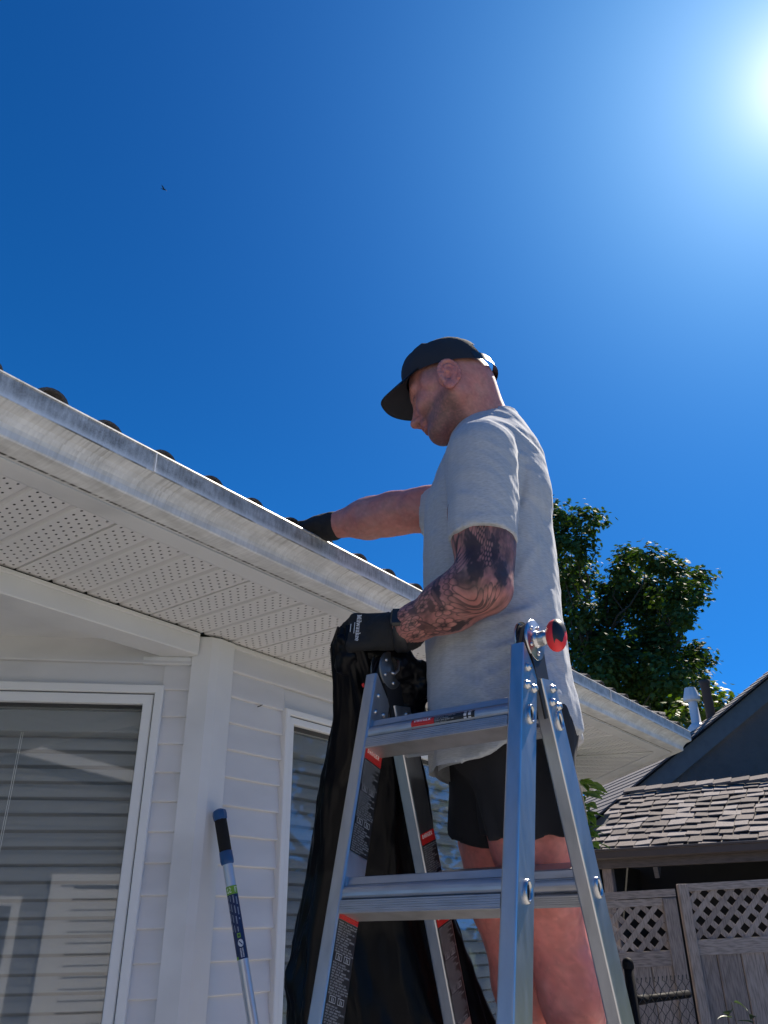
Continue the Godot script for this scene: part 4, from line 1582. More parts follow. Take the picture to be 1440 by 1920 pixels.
func build_person() -> void:
	skin_noise.seed = 7
	skin_noise.frequency = 1.0
	skin_noise.fractal_octaves = 2
	BF = azv(-74.0)
	BL = UP.cross(BF).normalized()
	var man := thing("person", "man in black cap, grey t-shirt and black gloves on the ladder, cleaning the gutter", "person", Vector3(0.34, 1.02, -1.95))
	var hf := azv(-66.0)
	var pitch := deg_to_rad(21.0)
	var fwd := hf * cos(pitch) - UP * sin(pitch)
	var up := UP * cos(pitch) + hf * sin(pitch)
	HX = Transform3D(Basis(fwd, up, fwd.cross(up)), HEAD).scaled_local(Vector3.ONE * HS)
	var body := fresh()
	# --- trunk, hidden under the clothes
	var g := Field.new(Vector3(0.0, 1.70, -2.10), Vector3(0.52, 2.72, -1.50), 0.016)
	g.loft([[2.62, 0.285, -1.765, 0.055, 0.06], [2.54, 0.270, -1.775, 0.095, 0.15], [2.42, 0.258, -1.780, 0.125, 0.175], [2.10, 0.258, -1.790, 0.115, 0.150], [1.96, 0.265, -1.795, 0.100, 0.120], [1.86, 0.265, -1.795, 0.090, 0.110]], BF, BL, 0.0, Vector3(0, 1.80, 0), Vector3.DOWN)
	g.mesh(body, skin_tone, plain_uv)
	# --- head and neck
	g = Field.new(Vector3(0.02, 2.545, -1.92), Vector3(0.36, 2.99, -1.58), 0.0042)
	var B := HX.basis.orthonormalized()
	var e := func(x: float, y: float, z: float, rx: float, ry: float, rz: float, k: float, cut := false) -> void:
		g.ell(hl(x, y, z), B, Vector3(rx, ry, rz) * HS, k, cut)
	e.call(-0.004, 0.046, 0.0, 0.098, 0.086, 0.076, 0.0)
	e.call(0.040, -0.012, 0.0, 0.058, 0.080, 0.062, 0.03)
	e.call(-0.045, 0.0, 0.0, 0.050, 0.060, 0.062, 0.03)
	for s in [-1.0, 1.0]:
		g.caps(hl(-0.002, -0.052, 0.052 * s), hl(0.070, -0.092, 0.020 * s), 0.026 * HS, 0.022 * HS, 0.03)
		g.caps(hl(-0.004, -0.020, 0.058 * s), hl(-0.002, -0.058, 0.054 * s), 0.022 * HS, 0.022 * HS, 0.03)
		g.caps(hl(0.083, 0.030, 0.012 * s), hl(0.074, 0.032, 0.046 * s), 0.015 * HS, 0.013 * HS, 0.014)
		e.call(0.066, -0.022, 0.040 * s, 0.024, 0.022, 0.022, 0.022)
		e.call(0.0, 0.012, 0.066 * s, 0.05, 0.03, 0.012, 0.02)
	e.call(0.078, -0.094, 0.0, 0.020, 0.019, 0.024, 0.02)
	e.call(0.040, -0.082, 0.0, 0.050, 0.022, 0.035, 0.03)
	for s in [-1.0, 1.0]:
		e.call(0.096, 0.006, 0.034 * s, 0.014, 0.010, 0.018, 0.012, true)
		e.call(0.079, 0.007, 0.033 * s, 0.0135, 0.0115, 0.0145, 0.004)
	g.caps(hl(0.088, 0.024, 0), hl(0.112, -0.024, 0), 0.0095 * HS, 0.0125 * HS, 0.012)
	e.call(0.119, -0.027, 0.0, 0.011, 0.0105, 0.012, 0.008)
	for s in [-1.0, 1.0]:
		e.call(0.104, -0.033, 0.0125 * s, 0.013, 0.009, 0.0085, 0.007)
		e.call(0.107, -0.041, 0.0075 * s, 0.006, 0.004, 0.004, 0.003, true)
	e.call(0.096, -0.050, 0.0, 0.011, 0.012, 0.024, 0.012)
	e.call(0.101, -0.0555, 0.0, 0.0095, 0.0058, 0.021, 0.005)
	e.call(0.0985, -0.0670, 0.0, 0.0095, 0.0064, 0.019, 0.005)
	e.call(0.108, -0.0610, 0.0, 0.010, 0.0016, 0.022, 0.003, true)
	e.call(0.094, -0.0775, 0.0, 0.008, 0.006, 0.016, 0.008, true)
	# neck with the back of it running into the shoulders
	g.caps(hl(-0.030, -0.030, 0), Vector3(0.290, 2.600, -1.770), 0.060 * HS, 0.068, 0.04)
	g.caps(hl(-0.050, -0.010, 0), Vector3(0.312, 2.610, -1.775), 0.048 * HS, 0.046, 0.03)
	g.caps(hl(-0.020, -0.030, 0.048), Vector3(0.225, 2.575, -1.755), 0.016, 0.016, 0.03)
	g.mesh(body, face_tone, plain_uv)
	# --- ears: thin plate, rolled rim, inner ridge, lobe
	for s in [-1.0, 1.0]:
		var eb := B * Basis(Vector3(0, 1, 0), -0.42 * s) * Basis(Vector3(0, 0, 1), 0.22)
		var ec := hl(-0.016, -0.020, 0.087 * s)
		var ep := func(x: float, y: float, z: float) -> Vector3: return ec + eb * Vector3(x, y, z * s) * HS
		g = Field.new(ec - Vector3.ONE * 0.062, ec + Vector3.ONE * 0.062, 0.0024)
		g.ell(ep.call(-0.001, 0.0, 0.0), eb, Vector3(0.0250, 0.0410, 0.0048) * HS, 0.0)
		g.ell(ep.call(0.012, -0.008, -0.006), eb, Vector3(0.016, 0.026, 0.010) * HS, 0.006)
		var rim := []
		for k in 15:
			var a := lerpf(-0.75, 3.75, k / 14.0)
			rim.append(ep.call(cos(a) * 0.0235 - 0.001, sin(a) * 0.0385 + 0.001, 0.0035))
		for k in 14:
			g.caps(rim[k], rim[k + 1], 0.0046, 0.0046, 0.004)
		var inner := []
		for k in 8:
			var a := lerpf(0.5, 3.4, k / 7.0)
			inner.append(ep.call(cos(a) * 0.0135 - 0.002, sin(a) * 0.0230 + 0.002, 0.0030))
		for k in 7:
			g.caps(inner[k], inner[k + 1], 0.0038, 0.0038, 0.003)
		g.ell(ep.call(0.004, -0.008, 0.006), eb, Vector3(0.0095, 0.0150, 0.0085) * HS, 0.003, true)
		g.ell(ep.call(0.016, -0.006, 0.003), eb, Vector3(0.0048, 0.0085, 0.0060) * HS, 0.003)
		g.ell(ep.call(0.005, -0.038, 0.001), eb, Vector3(0.0120, 0.0120, 0.0062) * HS, 0.006)
		g.mesh(body, ear_tone, plain_uv)
	# --- left arm with the tattoos
	g = Field.new(Vector3(-0.02, 2.02, -1.79), Vector3(0.33, 2.56, -1.43), 0.0056)
	g.caps(L_SHO, L_SHO.lerp(L_ELB, 0.45), 0.074, 0.068, 0.02)
	g.caps(L_SHO.lerp(L_ELB, 0.45), L_ELB, 0.067, 0.053, 0.03)
	g.ell(L_SHO.lerp(L_ELB, 0.55) + Vector3(-0.018, 0, 0.006), Basis(), Vector3(0.048, 0.10, 0.050), 0.03)
	g.ell(L_SHO.lerp(L_ELB, 0.665) + Vector3(0.022, 0, 0.0), Basis(), Vector3(0.044, 0.12, 0.048), 0.03)
	g.caps(L_ELB, L_ELB + Vector3(0.014, -0.010, 0.004), 0.047, 0.040, 0.02)
	var fa := (L_WRI - L_ELB).normalized()
	g.caps(L_ELB + Vector3(-0.010, 0.010, 0), L_ELB.lerp(L_WRI, 0.38), 0.056, 0.054, 0.03)
	g.caps(L_ELB.lerp(L_WRI, 0.34), L_ELB.lerp(L_WRI, 0.85), 0.054, 0.0385, 0.03)
	g.caps(L_ELB.lerp(L_WRI, 0.8), L_WRI + fa * 0.02, 0.039, 0.034, 0.02)
	g.caps(L_ELB.lerp(L_WRI, 0.10) + UP * 0.022, L_ELB.lerp(L_WRI, 0.45) + UP * 0.012, 0.036, 0.034, 0.03)
	# veins and small muscle relief
	for vn in [[0.30, 0.62, 0.030, 0.040], [0.45, 0.85, 0.020, 0.028], [0.55, 0.95, -0.004, 0.034]]:
		var va: Vector3 = L_ELB.lerp(L_WRI, vn[0]) + UP * vn[2] + Vector3(0, 0, vn[3])
		var vb: Vector3 = L_ELB.lerp(L_WRI, vn[1]) + UP * vn[2] * 0.6 + Vector3(0, 0, vn[3] * 0.80)
		g.caps(va, vb, 0.0045, 0.0035, 0.010)
	g.shift(func(p: Vector3) -> float: return 0.0016 * skin_noise.get_noise_3dv(p * 26.0))
	g.mesh(body, skin_tone, arm_uv)
	# --- right arm
	g = Field.new(Vector3(-0.23, 2.42, -2.28), Vector3(0.39, 2.70, -1.84), 0.008)
	g.caps(R_SHO, R_ELB, 0.076, 0.058, 0.02)
	g.ell(R_SHO.lerp(R_ELB, 0.6) + UP * 0.008, Basis(), Vector3(0.10, 0.062, 0.060), 0.03)
	g.caps(R_ELB, R_ELB.lerp(R_WRI, 0.4), 0.060, 0.058, 0.03)
	g.caps(R_ELB.lerp(R_WRI, 0.35), R_WRI, 0.057, 0.036, 0.03)
	g.ell(R_ELB + Vector3(-0.03, -0.022, 0.0), Basis(), Vector3(0.075, 0.040, 0.042), 0.03)
	g.shift(func(p: Vector3) -> float: return 0.0024 * skin_noise.get_noise_3dv(p * 20.0))
	g.mesh(body, skin_tone, plain_uv)
	# --- legs: the near one bears on a rung, the far one steps past it
	for leg in [[Vector3(0.272, 1.90, -1.735), Vector3(0.325, 1.560, -1.850), Vector3(0.430, 1.125, -1.985)], [Vector3(0.262, 1.90, -1.885), Vector3(0.250, 1.575, -1.985), Vector3(0.345, 1.125, -2.075)]]:
		var hip: Vector3 = leg[0]
		var kn: Vector3 = leg[1]
		var an: Vector3 = leg[2]
		g = Field.new(Vector3(0.08, 0.98, -2.22), Vector3(0.52, 2.0, -1.60), 0.0095)
		g.caps(hip, hip.lerp(kn, 0.6), 0.098, 0.088, 0.03)
		g.caps(hip.lerp(kn, 0.6), kn, 0.087, 0.066, 0.04)
		g.ell(hip.lerp(kn, 0.72) + BF * 0.022, Basis(), Vector3(0.062, 0.10, 0.066), 0.03)
		g.ell(hip.lerp(kn, 0.78) - BF * 0.030, Basis(), Vector3(0.045, 0.11, 0.055), 0.03)
		g.ell(kn + BF * 0.034 + UP * 0.005, Basis(), Vector3(0.036, 0.045, 0.040), 0.03)
		g.caps(kn, kn.lerp(an, 0.42), 0.066, 0.062, 0.04)
		g.ell(kn.lerp(an, 0.28) - BF * 0.026 + BL * 0.018, Basis(Vector3(0, 0, 1), 0.2), Vector3(0.042, 0.105, 0.038), 0.010)
		g.ell(kn.lerp(an, 0.25) - BF * 0.026 - BL * 0.020, Basis(Vector3(0, 0, 1), 0.2), Vector3(0.045, 0.118, 0.038), 0.010)
		g.caps(kn.lerp(an, 0.4), an, 0.052, 0.034, 0.04)
		g.caps(kn - BF * 0.055 + BL * 0.03 + UP * 0.05, kn - BF * 0.052 + BL * 0.032 - UP * 0.03, 0.016, 0.013, 0.014)
		g.caps(kn - BF * 0.055 - BL * 0.034 + UP * 0.05, kn - BF * 0.052 - BL * 0.034 - UP * 0.03, 0.016, 0.013, 0.014)
		g.caps(an, an - UP * 0.06 + BF * 0.13, 0.040, 0.030, 0.03)
		g.shift(func(p: Vector3) -> float: return 0.0035 * skin_noise.get_noise_3dv(p * 15.0))
		g.mesh(body, leg_tone, plain_uv)
		# shoe on the rung
		var sh := Field.new(an + Vector3(-0.28, -0.15, -0.14), an + Vector3(0.16, 0.06, 0.14), 0.011)
		sh.caps(an - UP * 0.05 - BF * 0.03, an - UP * 0.075 + BF * 0.15, 0.046, 0.038, 0.03)
		sh.caps(an - UP * 0.0, an - UP * 0.05, 0.044, 0.048, 0.03)
		var o := fresh()
		sh.mesh(o, plain_color, plain_uv)
		place("shoe", to_mesh(o, false), M.shoe, man)
	place("body", to_mesh(body), M.skin, man)

	build_shirt(man)
	build_shorts(man)
	build_cap(man)
	build_gloves(man)

func build_shirt(man: Node3D) -> void:
	var g := Field.new(Vector3(-0.04, 1.80, -2.20), Vector3(0.56, 2.775, -1.44), 0.0066)
	var foot := Vector3(0.42, 1.872, -1.79)
	var fn := (Vector3.DOWN + BF * -0.33).normalized()
	g.loft([[2.700, 0.292, -1.768, 0.074, 0.080], [2.640, 0.280, -1.770, 0.104, 0.120], [2.590, 0.285, -1.772, 0.116, 0.160], [2.520, 0.276, -1.775, 0.136, 0.172], [2.440, 0.262, -1.782, 0.157, 0.168], [2.300, 0.257, -1.786, 0.161, 0.162], [2.140, 0.255, -1.790, 0.159, 0.160], [2.000, 0.256, -1.792, 0.163, 0.168], [1.900, 0.262, -1.795, 0.166, 0.184], [1.800, 0.265, -1.795, 0.168, 0.186]], BF, BL, 0.0, foot, fn)
	# shoulder yoke and sleeves
	g.caps(Vector3(0.275, 2.590, -1.76), L_SHO + Vector3(0.004, 0.026, 0.0), 0.074, 0.070, 0.04)
	g.caps(Vector3(0.280, 2.600, -1.78), R_SHO + Vector3(0.0, 0.015, 0.0), 0.075, 0.078, 0.05)
	g.caps(Vector3(0.325, 2.585, -1.76), Vector3(0.330, 2.45, -1.70), 0.070, 0.070, 0.05)
	var sl_end := L_SHO.lerp(L_ELB, 0.665)
	g.caps(L_SHO + Vector3(0.002, 0.012, 0.004), sl_end, 0.085, 0.0755, 0.010, false, true)
	var sr_end := R_SHO.lerp(R_ELB, 0.62)
	g.caps(R_SHO - UP * 0.012, sr_end - UP * 0.012, 0.084, 0.080, 0.03, false, true)
	# neck opening, sleeve ends and hem are hollow
	g.shift(shirt_fold)
	g.ell(Vector3(0.248, 2.705, -1.757), Basis(Vector3(0, 0, 1), -0.42), Vector3(0.096, 0.058, 0.083), 0.006, true)
	g.loft([[1.955, 0.258, -1.793, 0.135, 0.150], [1.91, 0.262, -1.795, 0.150, 0.168], [1.75, 0.265, -1.795, 0.152, 0.170]], BF, BL, 0.0, Vector3(0, 1.70, 0), Vector3.DOWN, true)
	var o := fresh()
	g.mesh(o, plain_color, plain_uv)
	place("t_shirt", to_mesh(o, false), M.shirt, man)

func shirt_fold(p: Vector3) -> float:
	var d := 0.0
	for f in FOLDS:
		var a: Vector3 = f[0]
		var ab: Vector3 = f[1] - a
		var t := clampf((p - a).dot(ab) / ab.length_squared(), 0.0, 1.0)
		var q: Vector3 = p - a - ab * t
		# the fold is a ridge across the surface: depth (towards the viewer) counts less than distance along it
		q.z *= 0.25
		var r: float = q.length_squared() / (f[2] * f[2])
		if r < 7.0:
			d -= 1.35 * f[3] * (exp(-r) - 0.45 * exp(-0.35 * r) + 0.1) * (1.0 - 0.8 * absf(t - 0.5))
	d += 0.004 * skin_noise.get_noise_3dv(Vector3(p.x * 9.0, p.y * 4.0, p.z * 9.0))
	d += 0.0022 * skin_noise.get_noise_3dv(Vector3(p.x * 16.0 + p.y * 18.0, p.y * 12.0, p.z * 20.0))
	# lower body of the shirt hangs in soft vertical folds
	var low := smoothstep(2.25, 1.95, p.y)
	d += low * 0.005 * sin(atan2(p.z + 1.79, p.x - 0.26) * 9.0 + 2.0 * skin_noise.get_noise_3dv(p * 5.0))
	return d

func build_shorts(man: Node3D) -> void:
	var g := Field.new(Vector3(0.06, 1.62, -2.14), Vector3(0.50, 2.06, -1.58), 0.009)
	g.caps(Vector3(0.262, 2.02, -1.79), Vector3(0.262, 1.90, -1.79), 0.12, 0.14, 0.03)
	g.ell(Vector3(0.30, 1.90, -1.80), Basis(), Vector3(0.115, 0.12, 0.165), 0.05)
	g.caps(Vector3(0.275, 1.90, -1.73), Vector3(0.306, 1.692, -1.792), 0.112, 0.111, 0.03, false, true)
	g.caps(Vector3(0.255, 1.90, -1.88), Vector3(0.235, 1.690, -1.950), 0.108, 0.100, 0.03, false, true)
	g.shift(func(p: Vector3) -> float:
		return 0.006 * skin_noise.get_noise_3dv(Vector3(p.x * 9.0, p.y * 6.0, p.z * 9.0)) + 0.004 * sin(atan2(p.z + 1.79, p.x - 0.29) * 11.0) * smoothstep(1.80, 1.68, p.y))
	var o := fresh()
	g.mesh(o, plain_color, plain_uv)
	place("shorts", to_mesh(o, false), M.shorts, man)

func build_cap(man: Node3D) -> void:
	var st := mb(true)
	var nu := 48
	var nv := 14
	var pt := func(i: float, j: float, out: float) -> Vector3:
		var th := TAU * i / nu
		var v := j / nv
		var ph := v * PI * 0.5
		# the crown: straighter in front, round behind, a slight dent between the panels
		var r := pow(cos(ph), 0.50 if cos(th) > 0 else 0.66)
		var x := cos(th) * (0.104 if cos(th) > 0 else 0.112) * r - 0.006
		var z := sin(th) * 0.0875 * r
		var base := lerpf(-0.010, 0.074, pow(cos(th) * 0.5 + 0.5, 1.25))
		var h: float = lerpf(base, 0.142, pow(sin(ph), 0.95))
		h += 0.006 * maxf(0.0, cos(th)) * sin(ph * 2.0)
		var seam := pow(absf(cos(th * 3.0)), 24.0)
		var k := out - 0.0016 * seam * v + 0.0028 * skin_noise.get_noise_3dv(Vector3(x * 22.0, h * 22.0, z * 22.0)) * sin(ph * 1.6)
		var n := Vector3(cos(th) * cos(ph), sin(ph), sin(th) * cos(ph))
		return HX * (Vector3(x, h, z) + n * k)
	for i in nu:
		for j in nv:
			# opening above the strap at the back
			var th := rad_to_deg(TAU * (i + 0.5) / nu)
			var arch := 1.0 - pow(absf(th - 180.0) / 34.0, 2.0)
			if arch > 0.0 and j < 6.0 * sqrt(arch):
				continue
			quad(st, pt.call(i + 1, j, 0.002), pt.call(i, j, 0.002), pt.call(i, j + 1, 0.002), pt.call(i + 1, j + 1, 0.002))
	var crown := part("cap", st, M.cap, man, "black baseball cap with a flat brim and a rear strap")
	# strap across the opening
	st = mb(true)
	for i in range(int(nu * 0.5) - 6, int(nu * 0.5) + 6):
		for j in [[0.0, 1.5]]:
			quad(st, pt.call(i + 1, j[0], 0.003), pt.call(i, j[0], 0.003), pt.call(i, j[1], 0.003), pt.call(i + 1, j[1], 0.003))
	part("strap", st, M.black_plastic, crown)
	st = mb(true)
	lathe(st, Transform3D(HX.basis, HX * Vector3(-0.006, 0.1425, 0)), [Vector2(0.008, -0.002), Vector2(0.0075, 0.002), Vector2(0.004, 0.0038), Vector2(0, 0.004)], 12)
	part("button", st, M.cap, crown)
	# brim
	st = mb(true)
	var rows := 8
	var colsn := 28
	var bp := func(a: int, b: int, up: float) -> Vector3:
		var ph := lerpf(-1.22, 1.22, float(a) / colsn)
		var t := float(b) / rows
		var root := Vector3(0.101 * cos(ph) - 0.006, 0.076 - 0.026 * sin(ph) * sin(ph), 0.0865 * sin(ph))
		var edge := Vector3(0.172 - 0.085 * pow(absf(sin(ph)), 2.6) * 1.05, 0.074 - 0.024 * sin(ph) * sin(ph), 0.090 * sin(ph))
		var p := root.lerp(edge, t)
		p.y += -0.016 * pow(absf(p.z) / 0.09, 2.0) * t - 0.006 * t * t + up
		return HX * p
	for a in colsn:
		for b in rows:
			quad(st, bp.call(a, b, 0.0018), bp.call(a, b + 1, 0.0018), bp.call(a + 1, b + 1, 0.0018), bp.call(a + 1, b, 0.0018))
			quad(st, bp.call(a + 1, b, -0.0018), bp.call(a + 1, b + 1, -0.0018), bp.call(a, b + 1, -0.0018), bp.call(a, b, -0.0018))
		quad(st, bp.call(a, rows, -0.0018), bp.call(a + 1, rows, -0.0018), bp.call(a + 1, rows, 0.0018), bp.call(a, rows, 0.0018))
	part("brim", st, M.cap, crown)

func hand_field(g: Field, wr: Vector3, kn: Vector3, lat: Vector3, down: Vector3, fwd: Vector3, curl: Array, thumb: Array) -> void:
	# palm
	for k in 4:
		var o := lat * (-0.033 + 0.022 * k)
		g.caps(wr + o * 0.72, kn + o, 0.0205, 0.0145, 0.012)
	# four fingers of unequal length, bent at two joints
	for k in 4:
		var o := lat * (-0.0345 + 0.023 * k)
		var ln: float = [0.92, 1.0, 0.95, 0.78][k]
		var a := kn + o
		var b: Vector3 = a + (fwd * curl[0] + down * curl[1]).normalized() * 0.046 * ln
		var c: Vector3 = b + (fwd * curl[2] + down * curl[3]).normalized() * 0.030 * ln
		var d: Vector3 = c + (fwd * curl[4] + down * curl[5]).normalized() * 0.022 * ln
		g.caps(a, b, 0.0132, 0.0118, 0.004)
		g.caps(b, c, 0.0118, 0.0108, 0.004)
		g.caps(c, d, 0.0106, 0.0095, 0.004)
	g.caps(thumb[0], thumb[1], 0.0165, 0.0125, 0.010)
	g.caps(thumb[1], thumb[2], 0.0122, 0.0105, 0.005)

func build_gloves(man: Node3D) -> void:
	# left hand closed over the ladder top, holding the bag
	var g := Field.new(Vector3(-0.18, 1.98, -1.84), Vector3(0.09, 2.20, -1.56), 0.0036)
	var kn := Vector3(-0.070, 2.092, -1.690)
	var fwd := (kn - L_WRI).normalized()
	var lat := Vector3(-0.10, -0.97, 0.22).normalized()
	lat = (lat - fwd * lat.dot(fwd)).normalized()
	# the back of the hand faces the viewer; the fingers curl away round the bunched plastic
	var down := fwd.cross(lat).normalized()
	if down.z > 0.0:
		down = -down
	var wr := L_WRI + fwd * 0.02
	hand_field(g, wr, kn, lat, down, fwd, [0.62, 0.78, -0.05, 1.0, -0.75, 0.66], [wr - lat * 0.030 + fwd * 0.02 + down * 0.012, wr - lat * 0.045 + fwd * 0.065 + down * 0.035, wr - lat * 0.028 + fwd * 0.085 + down * 0.055])
	g.caps(L_WRI - fwd * 0.022, L_WRI + fwd * 0.030, 0.0430, 0.0385, 0.01)
	g.shift(func(p: Vector3) -> float:
		return 0.0012 * sin((p - L_WRI).dot(fwd) * 900.0) * (1.0 if (p - L_WRI).dot(fwd) < 0.02 else 0.0) + 0.0012 * skin_noise.get_noise_3dv(p * 45.0))
	var o := fresh()
	g.mesh(o, plain_color, plain_uv)
	var glove := place("glove", to_mesh(o, false), M.glove, man)
	# maker's name in white along the knuckles
	var tm := TextMesh.new()
	var fnt := SystemFont.new()
	fnt.font_names = PackedStringArray(["Droid Serif"])
	fnt.font_italic = true
	tm.font = fnt
	tm.text = "Milwaukee"
	tm.font_size = 16
	tm.pixel_size = 0.00080
	tm.depth = 0.0012
	var zo := -down
	var xo := lat
	xo = (xo - zo * xo.dot(zo)).normalized()
	var surf := surface_near(o, kn - fwd * 0.012, zo)
	for k in 3:
		var mi := MeshInstance3D.new()
		mi.name = ["lettering", "stripe", "stripe"][k]
		if k == 0:
			mi.mesh = tm
		else:
			var bm := BoxMesh.new()
			bm.size = Vector3(0.036 - 0.008 * k, 0.0012, 0.0012)
			mi.mesh = bm
		mi.material_override = M.print_white
		glove.add_child(mi, true)
		var yo := zo.cross(xo).normalized()
		mi.transform = Transform3D(Basis(xo, yo, zo), surf + zo * 0.0020 - yo * 0.0085 * k - origin_of(glove))
	# watch on the left wrist
	var st := mb(true)
	var wc := L_WRI - fwd * 0.010
	var wx := Transform3D(Basis(lat, fwd, lat.cross(fwd)).orthonormalized(), wc)
	lathe(st, wx, [Vector2(0.0445, -0.014), Vector2(0.0468, -0.011), Vector2(0.0468, 0.011), Vector2(0.0445, 0.014)], 28)
	var watch := part("watch_band", st, M.rubber, man)
	st = mb()
	var zf := (Vector3(-0.15, 0.35, 1.0)).normalized()
	zf = (zf - fwd * zf.dot(fwd)).normalized()
	box(st, Transform3D(Basis(fwd, zf.cross(fwd), zf), wc + zf * 0.0475), Vector3(0.038, 0.046, 0.012), 0.005)
	var face := part("watch_case", st, M.rubber, watch)
	st = mb()
	box(st, Transform3D(Basis(fwd, zf.cross(fwd), zf), wc + zf * 0.0538), Vector3(0.031, 0.039, 0.0008), 0.0003)
	part("watch_face", st, M.watch_glass, face)

	# right hand reaching over the lip into the gutter
	g = Field.new(Vector3(-0.36, 2.48, -2.34), Vector3(-0.08, 2.70, -2.08), 0.0042)
	kn = Vector3(-0.250, 2.618, -2.228)
	fwd = (kn - R_WRI).normalized()
	lat = Vector3(0.45, 0.0, -0.89)
	lat = (lat - fwd * lat.dot(fwd)).normalized()
	down = Vector3.DOWN
	wr = R_WRI + fwd * 0.015
	hand_field(g, wr, kn, -lat, down, fwd, [0.8, 0.5, 0.25, 0.97, -0.2, 0.98], [wr - lat * 0.028 + fwd * 0.01, wr - lat * 0.048 + fwd * 0.05 + down * 0.02, wr - lat * 0.040 + fwd * 0.075 + down * 0.045])
	g.caps(R_WRI - fwd * -0.004 + fwd * -0.02, R_WRI + fwd * 0.035, 0.0450, 0.0400, 0.012)
	g.shift(func(p: Vector3) -> float: return 0.0016 * skin_noise.get_noise_3dv(p * 40.0))
	o = fresh()
	g.mesh(o, plain_color, plain_uv)
	place("glove", to_mesh(o, false), M.glove, man)

# the point of a mesh that lies farthest along dir near the line through p
func surface_near(o: Dictionary, p: Vector3, dir: Vector3) -> Vector3:
	var best := -INF
	var at := p
	for v in o.v:
		var q: Vector3 = v - p
		var t := q.dot(dir)
		if (q - dir * t).length() < 0.006 and t > best:
			best = t
			at = p + dir * t
	return at

